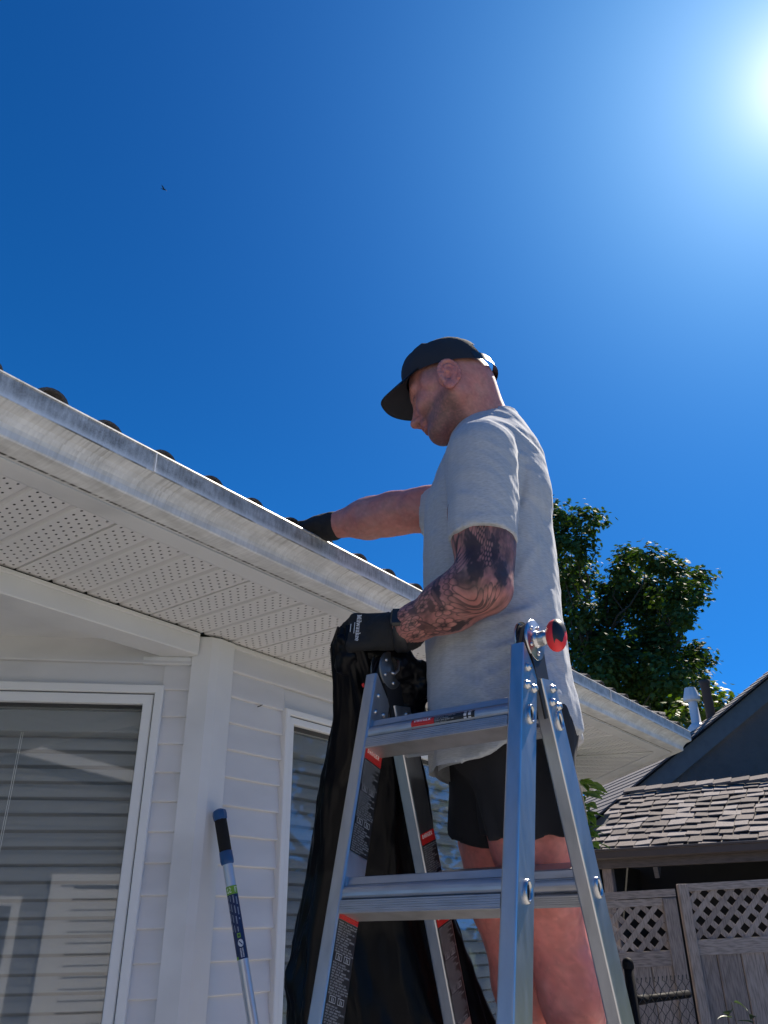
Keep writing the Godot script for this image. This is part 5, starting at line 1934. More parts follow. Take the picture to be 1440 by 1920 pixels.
# ------------------------------------------------------------------ ink on the left arm: u round the arm (0.5 faces the viewer), v from shoulder to wrist
func tattoo_image() -> Image:
	var w := 640
	var h := 640
	var v := PackedFloat32Array()
	v.resize(w * h)
	v.fill(1.0)
	var n := noise(0.012, 4, 91)
	var n2 := noise(0.05, 3, 92)
	# soft grey shading behind the motifs
	for y in h:
		var fy := float(y) / h
		var on := smoothstep(0.30, 0.40, fy) * (1.0 - smoothstep(0.93, 0.95, fy))
		for x in w:
			var s := n.get_noise_2d(x * 1.0, y * 1.0) * 0.9 + n2.get_noise_2d(x, y) * 0.25
			v[y * w + x] = 1.0 - on * clampf(0.26 + 0.34 * smoothstep(0.64, 0.5, fy) + s * 0.75, 0.0, 0.74)
	var r := RandomNumberGenerator.new()
	r.seed = 5
	# dark fields on the upper arm
	for b in [[0.44, 0.47, 0.07, 0.055], [0.60, 0.50, 0.085, 0.05], [0.52, 0.55, 0.05, 0.04], [0.36, 0.55, 0.05, 0.06], [0.68, 0.58, 0.05, 0.03], [0.30, 0.70, 0.05, 0.05], [0.55, 0.70, 0.08, 0.02]]:
		ink_blob(v, w, h, b[0], b[1], b[2], b[3], 0.14)
	# wing feathers fanning down at the back of the upper arm
	for k in 9:
		ink_petal(v, w, h, 0.585 + 0.020 * k, 0.560 + 0.004 * sin(k * 1.3), 0.008, 0.035, 0.25 - 0.05 * k, 0.95)
	for k in 7:
		ink_petal(v, w, h, 0.60 + 0.022 * k, 0.44 + 0.006 * k, 0.016, 0.022, 0.4, 0.80)
	# a bunch of berries in front
	for k in 14:
		ink_disc(v, w, h, 0.44 + 0.022 * (k % 3) + 0.011 * ((k / 3) % 2), 0.455 + 0.018 * (k / 3), 0.0115, 0.80)
	# scales
	for k in 15:
		ink_disc(v, w, h, 0.53 + 0.024 * (k % 4) + 0.012 * ((k / 4) % 2), 0.41 + 0.016 * (k / 4), 0.014, 0.86)
	# row of round petals over the elbow
	for k in 13:
		ink_petal(v, w, h, 0.37 + 0.030 * k, 0.618 + 0.006 * sin(k * 2.1), 0.0155, 0.019, 0.0, 0.95)
	for k in 12:
		ink_petal(v, w, h, 0.385 + 0.030 * k, 0.650 + 0.006 * sin(k * 1.7), 0.0150, 0.017, 0.0, 0.80)
	# flowers down the forearm
	ink_flower(v, w, h, 0.43, 0.700, 0.042, 5, 0.95, r)
	ink_flower(v, w, h, 0.34, 0.730, 0.050, 6, 0.90, r)
	ink_flower(v, w, h, 0.56, 0.745, 0.036, 5, 1.0, r)
	ink_flower(v, w, h, 0.50, 0.775, 0.036, 6, 0.9, r)
	ink_flower(v, w, h, 0.52, 0.870, 0.036, 5, 0.95, r)
	ink_flower(v, w, h, 0.27, 0.800, 0.040, 6, 0.9, r)
	ink_flower(v, w, h, 0.66, 0.900, 0.034, 6, 0.9, r)
	for b in [[0.47, 0.735, 0.05, 0.018], [0.62, 0.770, 0.05, 0.016], [0.38, 0.815, 0.05, 0.018], [0.52, 0.825, 0.035, 0.02], [0.66, 0.855, 0.05, 0.016]]:
		ink_blob(v, w, h, b[0], b[1], b[2], b[3], 0.30)
	ink_rose(v, w, h, 0.60, 0.830, 0.062)
	ink_rose(v, w, h, 0.43, 0.845, 0.052)
	ink_flower(v, w, h, 0.33, 0.860, 0.045, 7, 0.95, r)
	ink_flower(v, w, h, 0.72, 0.790, 0.045, 6, 0.9, r)
	ink_flower(v, w, h, 0.72, 0.70, 0.040, 6, 0.9, r)
	# long leaves
	for e in [[0.50, 0.705, 0.065, 0.010, 0.2], [0.62, 0.690, 0.070, 0.012, -0.15], [0.38, 0.790, 0.055, 0.010, 0.5], [0.52, 0.905, 0.050, 0.008, -0.3], [0.68, 0.88, 0.05, 0.009, 0.3]]:
		ink_petal(v, w, h, e[0], e[1], e[2], e[3], e[4], 0.45)
	# curling lines near the wrist
	for k in 6:
		var u := 0.30 + 0.075 * k
		var a := r.randf_range(0.0, 3.0)
		for t in 60:
			var q := t / 60.0
			ink_dot(v, w, h, u + 0.030 * sin(a + q * 5.0) * (0.4 + q), 0.885 + 0.055 * q, 1.3, 0.32)
	for pass_no in 2:
		var b := v.duplicate()
		for y in range(1, h - 1):
			for x in range(1, w - 1):
				var i := y * w + x
				v[i] = (b[i] * 2.0 + b[i - 1] + b[i + 1] + b[i - w] + b[i + w]) / 6.0
	var im := Image.create(w, h, false, Image.FORMAT_RGBA8)
	for y in h:
		for x in w:
			var a := v[y * w + x]
			if y > h * 0.965:
				a = 1.0
			# black ink under skin keeps a little blue
			im.set_pixel(x, y, Color(pow(a, 0.50), pow(a, 0.42), pow(a, 0.38)))
	return im

func ink_each(w: int, h: int, u: float, vv: float, ru: float, rv: float, fn: Callable) -> void:
	for y in range(maxi(0, int((vv - rv) * h)), mini(h, int((vv + rv) * h) + 2)):
		for x in range(int((u - ru) * w), int((u + ru) * w) + 2):
			if x >= 0 and x < w:
				fn.call(y * w + x, float(x) / w - u, float(y) / h - vv)

func ink_blob(v: PackedFloat32Array, w: int, h: int, u: float, vv: float, ru: float, rv: float, tone: float) -> void:
	var n := noise(9.0, 3, int(u * 1000))
	ink_each(w, h, u, vv, ru * 1.4, rv * 1.4, func(i: int, dx: float, dy: float) -> void:
		var r := Vector2(dx / ru, dy / rv).length() + 0.5 * n.get_noise_2d(dx * 4.0, dy * 4.0)
		v[i] = lerpf(v[i], tone, smoothstep(1.05, 0.75, r)))

func ink_disc(v: PackedFloat32Array, w: int, h: int, u: float, vv: float, r: float, tone: float) -> void:
	ink_each(w, h, u, vv, r * 1.3, r * 1.3, func(i: int, dx: float, dy: float) -> void:
		var d := Vector2(dx, dy).length() / r
		if d < 0.8:
			v[i] = lerpf(tone, tone * 0.35, smoothstep(0.15, 0.8, d - dx / r * 0.4))
		elif d < 1.1:
			v[i] = minf(v[i], 0.10))

func ink_petal(v: PackedFloat32Array, w: int, h: int, u: float, vv: float, ru: float, rv: float, turn: float, tone: float) -> void:
	var m := maxf(ru, rv) * 1.3
	ink_each(w, h, u, vv, m, m, func(i: int, dx: float, dy: float) -> void:
		var q := Vector2(dx, dy).rotated(-turn)
		var d := Vector2(q.x / ru, q.y / rv).length()
		if d < 0.86:
			v[i] = lerpf(tone, tone * 0.30, smoothstep(-0.2, 1.0, -q.y / rv) * 0.9)
		elif d < 1.08:
			v[i] = minf(v[i], 0.22))

func ink_flower(v: PackedFloat32Array, w: int, h: int, u: float, vv: float, r: float, petals: int, tone: float, rg: RandomNumberGenerator) -> void:
	var a0 := rg.randf_range(0.0, TAU)
	for k in petals:
		var a := a0 + TAU * k / petals
		ink_petal(v, w, h, u + cos(a) * r * 0.58, vv + sin(a) * r * 0.58, r * 0.36, r * 0.44, a - PI * 0.5, tone)
	ink_disc(v, w, h, u, vv, r * 0.24, 0.5)
	for k in 12:
		var a := TAU * k / 12.0
		for t in 5:
			ink_dot(v, w, h, u + cos(a) * r * (0.25 + 0.05 * t), vv + sin(a) * r * (0.25 + 0.05 * t), 0.9, 0.3)

func ink_rose(v: PackedFloat32Array, w: int, h: int, u: float, vv: float, r: float) -> void:
	for k in 8:
		var a := TAU * k / 8.0
		ink_petal(v, w, h, u + cos(a) * r * 0.62, vv + sin(a) * r * 0.62, r * 0.40, r * 0.34, a - PI * 0.5, 1.0)
	for k in 5:
		var a := TAU * k / 5.0 + 0.4
		ink_petal(v, w, h, u + cos(a) * r * 0.30, vv + sin(a) * r * 0.30, r * 0.30, r * 0.26, a - PI * 0.5, 0.9)
	for t in 160:
		var q := t / 160.0
		var a := q * 12.0
		ink_dot(v, w, h, u + cos(a) * r * 0.36 * q, vv + sin(a) * r * 0.36 * q, 1.2, 0.15)

func ink_dot(v: PackedFloat32Array, w: int, h: int, u: float, vv: float, r: float, tone: float) -> void:
	var cx := int(u * w)
	var cy := int(vv * h)
	var m := int(ceil(r))
	for y in range(cy - m, cy + m + 1):
		for x in range(cx - m, cx + m + 1):
			if x >= 0 and y >= 0 and x < w and y < h and Vector2(x - u * w, y - vv * h).length() <= r:
				v[y * w + x] = minf(v[y * w + x], tone)
const MAPLE := [
	[Vector3(5.18, 12.43, -20.92), 0.50],
	[Vector3(5.68, 11.90, -20.35), 0.44],
	[Vector3(6.21, 12.14, -21.18), 0.34],
	[Vector3(5.05, 11.39, -20.69), 0.68],
	[Vector3(5.41, 10.92, -20.30), 0.51],
	[Vector3(5.05, 10.75, -21.50), 0.74],
	[Vector3(6.01, 11.28, -22.96), 0.58],
	[Vector3(5.47, 10.38, -22.71), 0.82],
	[Vector3(5.19, 9.44, -22.66), 0.84],
	[Vector3(5.48, 9.24, -20.80), 0.47],
	[Vector3(7.06, 11.12, -21.38), 0.43],
	[Vector3(6.64, 10.35, -20.64), 0.44],
	[Vector3(7.22, 10.54, -20.10), 0.41],
	[Vector3(7.48, 10.23, -19.77), 0.40],
	[Vector3(7.87, 10.26, -19.99), 0.37],
	[Vector3(9.28, 10.73, -21.88), 0.40],
	[Vector3(8.82, 10.50, -21.73), 0.43],
	[Vector3(7.39, 10.57, -22.18), 0.64],
	[Vector3(7.93, 10.39, -21.97), 0.70],
	[Vector3(7.75, 9.42, -19.97), 0.61],
	[Vector3(8.31, 9.53, -20.15), 0.40],
	[Vector3(6.56, 10.36, -21.84), 0.50],
	[Vector3(6.72, 9.89, -22.15), 0.67],
	[Vector3(7.60, 9.76, -22.27), 0.92],
	[Vector3(8.25, 9.53, -22.13), 0.66],
	[Vector3(7.68, 8.64, -19.63), 0.38],
	[Vector3(6.07, 9.00, -21.91), 0.78],
	[Vector3(6.94, 8.73, -21.88), 0.93],
	[Vector3(7.51, 8.47, -21.13), 0.70],
	[Vector3(5.73, 7.73, -20.59), 0.82],
	[Vector3(6.75, 7.63, -21.27), 0.92],
	[Vector3(7.06, 7.28, -19.87), 0.69],
	[Vector3(8.62, 8.25, -22.18), 0.55],
	[Vector3(8.86, 8.38, -21.84), 0.42],
	[Vector3(8.31, 7.56, -20.96), 0.39],
	[Vector3(7.72, 7.06, -20.35), 0.50],
	[Vector3(7.62, 7.27, -22.45), 0.80],
	[Vector3(6.33, 6.95, -21.73), 0.77],
	[Vector3(8.02, 6.98, -22.22), 0.63],
	[Vector3(5.76, 8.65, -22.80), 0.75],
	[Vector3(5.52, 7.41, -21.74), 0.70],
]

const YOUNG := [
	[Vector3(5.56, 5.12, -14.89), 0.26],
	[Vector3(5.88, 5.26, -15.01), 0.26],
	[Vector3(6.00, 5.32, -14.74), 0.24],
	[Vector3(6.02, 5.13, -14.38), 0.23],
	[Vector3(6.01, 4.94, -14.58), 0.25],
	[Vector3(6.01, 5.04, -15.23), 0.28],
	[Vector3(6.03, 4.90, -14.23), 0.17],
	[Vector3(5.26, 4.89, -14.53), 0.23],
	[Vector3(6.06, 4.74, -14.97), 0.24],
	[Vector3(5.57, 4.71, -14.72), 0.27],
]

# ------------------------------------------------------------------ the black refuse bag hanging from the man's left hand
func build_bag() -> void:
	var bag := thing("refuse_bag", "large shiny black plastic refuse bag hanging from the man's gloved hand", "bag", Vector3(0.0, 0.62, -2.03))
	var keys := [[2.105, -0.082, -1.722, 0.030, 0.045], [2.065, -0.078, -1.730, 0.050, 0.055], [2.00, -0.060, -1.770, 0.064, 0.060], [1.93, -0.040, -1.835, 0.088, 0.060], [1.80, -0.042, -1.930, 0.122, 0.058], [1.62, -0.046, -2.010, 0.150, 0.062], [1.50, -0.040, -2.040, 0.186, 0.075], [1.40, -0.030, -2.055, 0.212, 0.090], [1.28, -0.004, -2.065, 0.232, 0.100], [1.05, -0.002, -2.065, 0.225, 0.110], [0.80, 0.0, -2.06, 0.205, 0.110], [0.66, 0.0, -2.06, 0.150, 0.085], [0.62, 0.0, -2.06, 0.03, 0.02]]
	var nz := noise(1.0, 3, 101)
	var st := mb(true)
	var seg := 180
	var rows := 150
	var rings := []
	for r in rows + 1:
		var y := lerpf(2.105, 0.62, float(r) / rows)
		var j := 0
		while j < keys.size() - 2 and y < keys[j + 1][0]:
			j += 1
		var t := clampf((keys[j][0] - y) / (keys[j][0] - keys[j + 1][0]), 0.0, 1.0)
		var v := []
		for e in range(1, 5):
			v.append(lerpf(keys[j][e], keys[j + 1][e], t))
		var ring_pts := []
		for k in seg:
			var a := TAU * k / seg
			# long folds that start together at the hand and spread downwards
			var spread := smoothstep(2.1, 1.4, y)
			var w1 := a * 5.0 + 1.6 * nz.get_noise_3d(cos(a) * 0.9, y * 1.1, sin(a) * 0.9)
			var w2 := a * 11.0 + 2.6 * nz.get_noise_3d(cos(a) * 1.3, y * 1.4 + 7.0, sin(a) * 1.3)
			# folds are sharp on their crests and wide in their troughs
			var f := 0.20 * (0.5 - absf(sin(w1 * 0.5))) * (1.0 - 0.35 * spread)
			f += 0.085 * (0.5 - absf(sin(w2 * 0.5)))
			# pulled creases running slantwise here and there
			var cr := nz.get_noise_3d(cos(a) * 1.6 + y * 2.2, y * 2.6, sin(a) * 1.6)
			f += 0.10 * (0.25 - absf(cr)) * smoothstep(0.05, 0.5, spread)
			f += 0.035 * (0.3 - absf(nz.get_noise_3d(cos(a) * 4.0 - y * 3.0, y * 5.0, sin(a) * 4.0)))
			var rad := 1.0 + f
			ring_pts.append(Vector3(v[0] + cos(a) * v[2] * rad, y + 0.01 * nz.get_noise_2d(a * 2.0, y * 5.0), v[1] + sin(a) * v[3] * rad))
		rings.append(ring_pts)
	for r in rows:
		for k in seg:
			var l := (k + 1) % seg
			quad(st, rings[r][k], rings[r][l], rings[r + 1][l], rings[r + 1][k])
	part("bag_body", st, M.bag, bag)
	# the mouth of the bag flopped over the ladder top
	var g := Field.new(Vector3(-0.16, 1.90, -1.92), Vector3(0.20, 2.12, -1.60), 0.0065)
	g.caps(Vector3(-0.075, 2.055, -1.735), Vector3(0.02, 2.040, -1.750), 0.036, 0.036, 0.02)
	g.caps(Vector3(0.02, 2.040, -1.752), Vector3(0.085, 2.005, -1.775), 0.036, 0.030, 0.02)
	g.caps(Vector3(0.085, 2.005, -1.775), Vector3(0.120, 1.975, -1.790), 0.030, 0.022, 0.02)
	g.caps(Vector3(0.02, 2.02, -1.765), Vector3(0.060, 1.93, -1.820), 0.030, 0.034, 0.03)
	g.caps(Vector3(-0.095, 2.075, -1.700), Vector3(-0.088, 2.02, -1.720), 0.018, 0.022, 0.02)
	g.shift(func(p: Vector3) -> float: return 0.010 * nz.get_noise_3d(p.x * 22.0, p.y * 22.0, p.z * 22.0) + 0.004 * nz.get_noise_3d(p.x * 60.0, p.y * 60.0, p.z * 60.0))
	var o := fresh()
	g.mesh(o, plain_color, plain_uv)
	place("bag_mouth", to_mesh(o, false), M.bag, bag)

# ------------------------------------------------------------------ extension pole leaning on the wall
func build_pole() -> void:
	var foot := hp(2.075, -0.165, 0.03)
	var top := hp(1.905, -0.648, 1.868)
	var d := (top - foot).normalized()
	var pole := thing("extension_pole", "silver telescopic pole with blue and black grip leaning on the white siding", "pole", foot)
	var x := Vector3.RIGHT
	x = (x - d * x.dot(d)).normalized()
	var len := foot.distance_to(top)
	var X := Transform3D(Basis(x, d, x.cross(d)), foot)
	var at := func(h: float) -> float: return (h - foot.y) / d.y
	var st := mb(true)
	lathe(st, X, [Vector2(0.0, 0.0), Vector2(0.0165, 0.001), Vector2(0.0165, at.call(1.70))], 20)
	part("tube", st, M.pole_metal, pole)
	st = mb(true)
	lathe(st, X, [Vector2(0.0165, at.call(1.700)), Vector2(0.0205, at.call(1.703)), Vector2(0.0215, at.call(1.712)), Vector2(0.0208, at.call(1.738)), Vector2(0.0190, at.call(1.739))], 20)
	part("collar", st, M.pole_blue, pole)
	st = mb(true)
	lathe(st, X, [Vector2(0.0190, at.call(1.738)), Vector2(0.0198, at.call(1.742)), Vector2(0.0202, at.call(1.790)), Vector2(0.0198, at.call(1.834)), Vector2(0.0185, at.call(1.837))], 20)
	part("foam_grip", st, M.pole_foam, pole)
	st = mb()
	lathe(st, X, [Vector2(0.0200, at.call(1.834)), Vector2(0.0225, at.call(1.838)), Vector2(0.0235, at.call(1.852)), Vector2(0.0215, at.call(1.863)), Vector2(0.010, at.call(1.869)), Vector2(0.0, at.call(1.869))], 8)
	part("end_cap", st, M.pole_blue, pole)
	# wrapped label
	for b in [[1.612, 1.636, 0], [1.436, 1.612, 1]]:
		st = mb(true)
		for k in 12:
			var a0 := deg_to_rad(-150.0 + 300.0 * k / 12.0)
			var a1 := deg_to_rad(-150.0 + 300.0 * (k + 1) / 12.0)
			var r := 0.0170
			var q := []
			for c in [[a0, b[0]], [a1, b[0]], [a1, b[1]], [a0, b[1]]]:
				q.append(X * Vector3(sin(c[0]) * r, at.call(c[1]), cos(c[0]) * r))
			quad_uv(st, q[0], q[1], q[2], q[3], Vector2(k / 12.0, 1), Vector2((k + 1) / 12.0, 1), Vector2((k + 1) / 12.0, 0), Vector2(k / 12.0, 0))
		var im := Image.create(120, 24 if b[2] == 0 else 200, false, Image.FORMAT_RGBA8)
		if b[2] == 0:
			im.fill(lin(0.16, 0.34, 0.03))
			dots(im, "12 FT", 40, 4, lin(0.7, 0.75, 0.6), 3)
		else:
			im.fill(lin(0.010, 0.022, 0.085))
			for c in 4:
				for y in range(4, 118 if c < 3 else 80, 3):
					if (y * 7 + c * 13) % 11 > 2:
						im.fill_rect(Rect2i(36 + c * 13, y, 3 + (y * 5 + c) % 3, 2), lin(0.45, 0.48, 0.5))
			im.fill_rect(Rect2i(56, 122, 14, 14), lin(0.16, 0.34, 0.03))
			im.fill_rect(Rect2i(60, 126, 6, 6), lin(0.01, 0.02, 0.05))
			for y in range(140, 164):
				for x2 in range(52, 78):
					var e := Vector2(x2 - 65, y - 152).length()
					if e < 11.5 and not (absf((x2 - 65) - (y - 152)) < 3.0 and e < 8.0):
						im.set_pixel(x2, y, lin(0.55, 0.58, 0.6))
			for k in 2:
				for y in range(168, 194, 4):
					im.fill_rect(Rect2i(58 + k * 9, y, 6, 3), lin(0.5, 0.52, 0.55))
			im.fill_rect(Rect2i(0, 190, 46, 10), lin(0.16, 0.34, 0.03))
		part("label", st, print_mat(im), pole)

# ------------------------------------------------------------------ neighbour's dark house
func build_neighbour_house() -> void:
	var b1 := Vector3(2.692, 2.827, -10.62)
	var b2 := Vector3(5.357, 4.641, -11.0)
	var dir := (b2 - b1).normalized()
	var back := azv(-8.0)
	var nrm := back.cross(dir).normalized()
	if nrm.y < 0:
		nrm = -nrm
	var house := thing("neighbour_house", "dark slate coloured house with a grey gable barge board at the right edge", "house", Vector3(5.0, 0, -13.0))
	var low := b1 - dir * 1.0
	var ridge := b1 + dir * 6.0
	var hd := Vector3(dir.x, 0, dir.z).normalized()
	# gable wall, set back under the overhang
	var st := mb()
	var w0 := low + back * 0.08 + hd * 0.35
	var gx := Transform3D(Basis(hd, UP, hd.cross(UP)), Vector3(w0.x, 0, w0.z))
	var lowy := w0.y - 0.06
	var rl := (ridge - low).dot(hd)
	var slope := dir.y / Vector2(dir.x, dir.z).length()
	prism(st, gx, PackedVector2Array([Vector2(0, 0), Vector2(2.0 * rl - 0.7, 0), Vector2(2.0 * rl - 0.7, lowy), Vector2(rl - 0.35, lowy + (rl - 0.35) * slope), Vector2(0, lowy)]), -0.16, 0.0)
	part("gable_wall", st, M.slate_wall, house)
	# barge board on the rake
	for s in 2:
		st = mb()
		var d := dir if s == 0 else Vector3(-dir.x, dir.y, -dir.z)
		var o := low if s == 0 else low + hd * 2.0 * rl
		var up := Vector3(-hd.x * slope, 1, -hd.z * slope).normalized() if s == 0 else Vector3(hd.x * slope, 1, hd.z * slope).normalized()
		var X := Transform3D(Basis(d, up, d.cross(up).normalized()), o)
		var zz := -1.0 if X.basis.z.dot(back) > 0 else 1.0
		boxc(st, X, Vector3(0, -0.26, -0.02), Vector3(low.distance_to(ridge), -0.03, 0.02), 0.004)
		part("barge_board", st, M.barge, house)
		st = mb()
		boxc(st, X, Vector3(0, -0.03, -0.03 if zz > 0 else -0.10), Vector3(low.distance_to(ridge), -0.004, 0.03 if zz < 0 else 0.10), 0.003)
		part("drip_edge", st, M.black_metal, house)
	# roof: courses of shingles on both slopes
	st = mb()
	var far := back * 7.2
	var deep := func(x: float) -> float:
		var ks := [[0.0, 7.2], [1.3, 6.4], [2.2, 2.0], [2.8, 0.95], [3.4, 0.30], [99.0, 0.22]]
		for q in ks.size() - 1:
			if x <= ks[q + 1][0]:
				return lerpf(ks[q][1], ks[q + 1][1], (x - ks[q][0]) / (ks[q + 1][0] - ks[q][0]))
		return 0.22
	var other := low + hd * 2.0 * rl
	quad(st, ridge, other, other + back * 0.3, ridge + back * 0.3)
	var roof := part("roof", st, M.underlay, house)
	var run := low.distance_to(ridge)
	var k := 0
	var a := 0.0
	while a < run:
		st = mb()
		var q0 := low + dir * a + nrm * 0.016 - back * 0.06
		var q1 := low + dir * (a + 0.20) + nrm * 0.004 - back * 0.06
		var f2: Vector3 = back * deep.call(a)
		var jag := rng.randf_range(-0.006, 0.006)
		q0 += dir * jag
		quad(st, q0, q0 + f2, q1 + f2, q1)
		quad(st, q0 - nrm * 0.014, q0 - nrm * 0.014 + f2, q0 + f2, q0)
		quad(st, q0 - nrm * 0.014, q0, q1, q1 - nrm * 0.014)
		part("shingle_course", st, M.shingle, roof)
		a += 0.145
		k += 1
	# roof vents
	var at := func(x: float, u: float) -> Vector3:
		return low + dir * x + back * u
	var p: Vector3 = (Vector3(3.420, 3.425, -9.108) - Vector3(0, 1.5, 0)) * 1.2105 + Vector3(0, 1.5, 0) + back * 0.25 + hd * 0.24 + UP * 0.16
	var V := Transform3D(Basis(), p)
	st = mb(true)
	lathe(st, V, [Vector2(0.13, -0.08), Vector2(0.13, 0.0), Vector2(0.08, 0.05), Vector2(0.065, 0.06), Vector2(0.060, 0.36), Vector2(0.055, 0.40)], 16)
	part("roof_vent", st, M.pvc, house, "white plastic vent stack with a cap")
	st = mb()
	lathe(st, V, [Vector2(0.07, 0.36), Vector2(0.115, 0.38), Vector2(0.115, 0.43), Vector2(0.075, 0.56), Vector2(0.0, 0.57)], 12)
	part("vent_cap", st, M.pvc, house)
	p = (Vector3(3.616, 3.534, -8.875) - Vector3(0, 1.5, 0)) * 1.2105 + Vector3(0, 1.5, 0) + back * 0.45 + hd * 0.22 + UP * 0.15
	V = Transform3D(Basis(), p)
	st = mb(true)
	lathe(st, V, [Vector2(0.066, -0.5), Vector2(0.064, 0.46), Vector2(0.076, 0.47), Vector2(0.076, 0.52), Vector2(0.0, 0.52)], 14)
	part("flue_pipe", st, M.rust_pipe, house)

# ------------------------------------------------------------------ lean-to with a cedar shake roof
func build_carport() -> void:
	var e := azv(120.0)
	var up_h := azv(30.0)
	var A0 := Vector3(1.955, 2.125, -8.067)
	var pitch := 0.43
	var run := 1.72
	var sd := (up_h + UP * pitch).normalized()
	var nrm := e.cross(sd).normalized()
	if nrm.y < 0:
		nrm = -nrm
	var slen := run * sqrt(1.0 + pitch * pitch)
	var shed := thing("lean_to", "lean-to with a weathered grey cedar shake roof and brown gutter behind the lattice fence", "shed", Vector3(3.4, 0, -8.2))
	var st := mb()
	var L := 4.2
	var a := A0 - e * 0.15
	quad(st, a, a + e * L, a + e * L + sd * slen, a + sd * slen)
	quad(st, a + sd * slen - nrm * 0.06, a + e * L + sd * slen - nrm * 0.06, a + e * L - nrm * 0.06, a - nrm * 0.06)
	var roof := part("roof", st, M.underlay, shed)
	var rows := 11
	var ex := slen / rows
	var variants := []
	for v in 5:
		var m := mb()
		var w := [0.118, 0.142, 0.165, 0.128, 0.152][v] as float
		box(m, Transform3D(Basis(), Vector3(0, 0, ex * 0.72)), Vector3(w, 0.011, ex * 1.44), 0.002)
		m.generate_normals()
		variants.append([m.commit(), w])
	var count := 0
	for r in rows:
		var x := -0.14 + rng.randf_range(-0.05, 0.05)
		var lim := 1.90 if r > 0 else 2.2
		while x < lim:
			var v: Array = variants[rng.randi() % 5]
			var w: float = v[1]
			var o := MeshInstance3D.new()
			o.name = "shake"
			o.mesh = v[0]
			o.material_override = M["shake%d" % (rng.randi() % 3)]
			roof.add_child(o, true)
			var b := Basis(e, nrm, e.cross(nrm)).orthonormalized()
			if b.z.dot(sd) < 0:
				b = Basis(-e, nrm, (-e).cross(nrm)).orthonormalized()
			b = b * Basis(Vector3(1, 0, 0), deg_to_rad(4.6) + rng.randf_range(-0.025, 0.05)) * Basis(UP, rng.randf_range(-0.045, 0.045)) * Basis(Vector3(0, 0, 1), rng.randf_range(-0.07, 0.07))
			o.transform = Transform3D(b, A0 + e * (x + w * 0.5) + sd * (ex * r - 0.05 + rng.randf_range(-0.03, 0.018)) + nrm * 0.028 - origin_of(roof))
			x += w + rng.randf_range(0.003, 0.010)
			count += 1
	# ridge shakes lapped along the top
	var x2 := -0.1
	while x2 < 2.3:
		st = mb()
		var c := A0 + e * (x2 + 0.11) + sd * (slen + 0.00) + nrm * 0.055
		box(st, Transform3D(Basis(e, nrm, e.cross(nrm)).orthonormalized() * Basis(Vector3(0, 0, 1), 0.07 + rng.randf_range(-0.02, 0.02)), c), Vector3(0.24, 0.018, 0.15), 0.004)
		part("ridge_shake", st, M["shake%d" % (rng.randi() % 3)], roof)
		x2 += 0.185
	# gutter and fascia in brown
	var X := Transform3D(Basis(e, UP, e.cross(UP)), A0)
	var out := 1.0 if X.basis.z.dot(up_h) < 0 else -1.0
	st = mb()
	boxc(st, X, Vector3(-0.2, -0.055, 0.02 * out), Vector3(3.2, 0.030, 0.10 * out), 0.012)
	var gt := part("gutter", st, M.brown_gutter, shed)
	st = mb()
	boxc(st, X, Vector3(-0.2, 0.012, 0.095 * out), Vector3(3.2, 0.034, 0.112 * out), 0.004)
	part("gutter_lip", st, M.brown_gutter, gt)
	st = mb()
	boxc(st, X, Vector3(-0.2, -0.125, -0.02 * out), Vector3(3.2, -0.005, 0.018 * out), 0.003)
	part("fascia", st, M.brown_fascia, shed)
	# small bracket, posts, dark back
	st = mb()
	prism(st, Transform3D(Basis(X.basis.z * out, UP, (X.basis.z * out).cross(UP)), X * Vector3(0.50, -0.13, 0.0)), PackedVector2Array([Vector2(0, 0), Vector2(0.02, 0), Vector2(0.0, -0.09), Vector2(-0.12, 0.0)]), -0.02, 0.02)
	part("bracket", st, M.brown_fascia, shed)
	for px in [0.0, 2.6]:
		st = mb()
		boxc(st, X, Vector3(px, -2.09, -0.12 * out), Vector3(px + 0.09, -0.12, -0.03 * out), 0.006)
		part("post", st, M.board2, shed)
	st = mb()
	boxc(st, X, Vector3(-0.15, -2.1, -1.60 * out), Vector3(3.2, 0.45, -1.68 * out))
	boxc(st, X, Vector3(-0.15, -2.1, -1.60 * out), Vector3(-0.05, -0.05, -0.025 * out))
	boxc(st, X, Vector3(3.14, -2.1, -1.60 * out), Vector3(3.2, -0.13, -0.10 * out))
	part("back_wall", st, M.dark_void, shed)

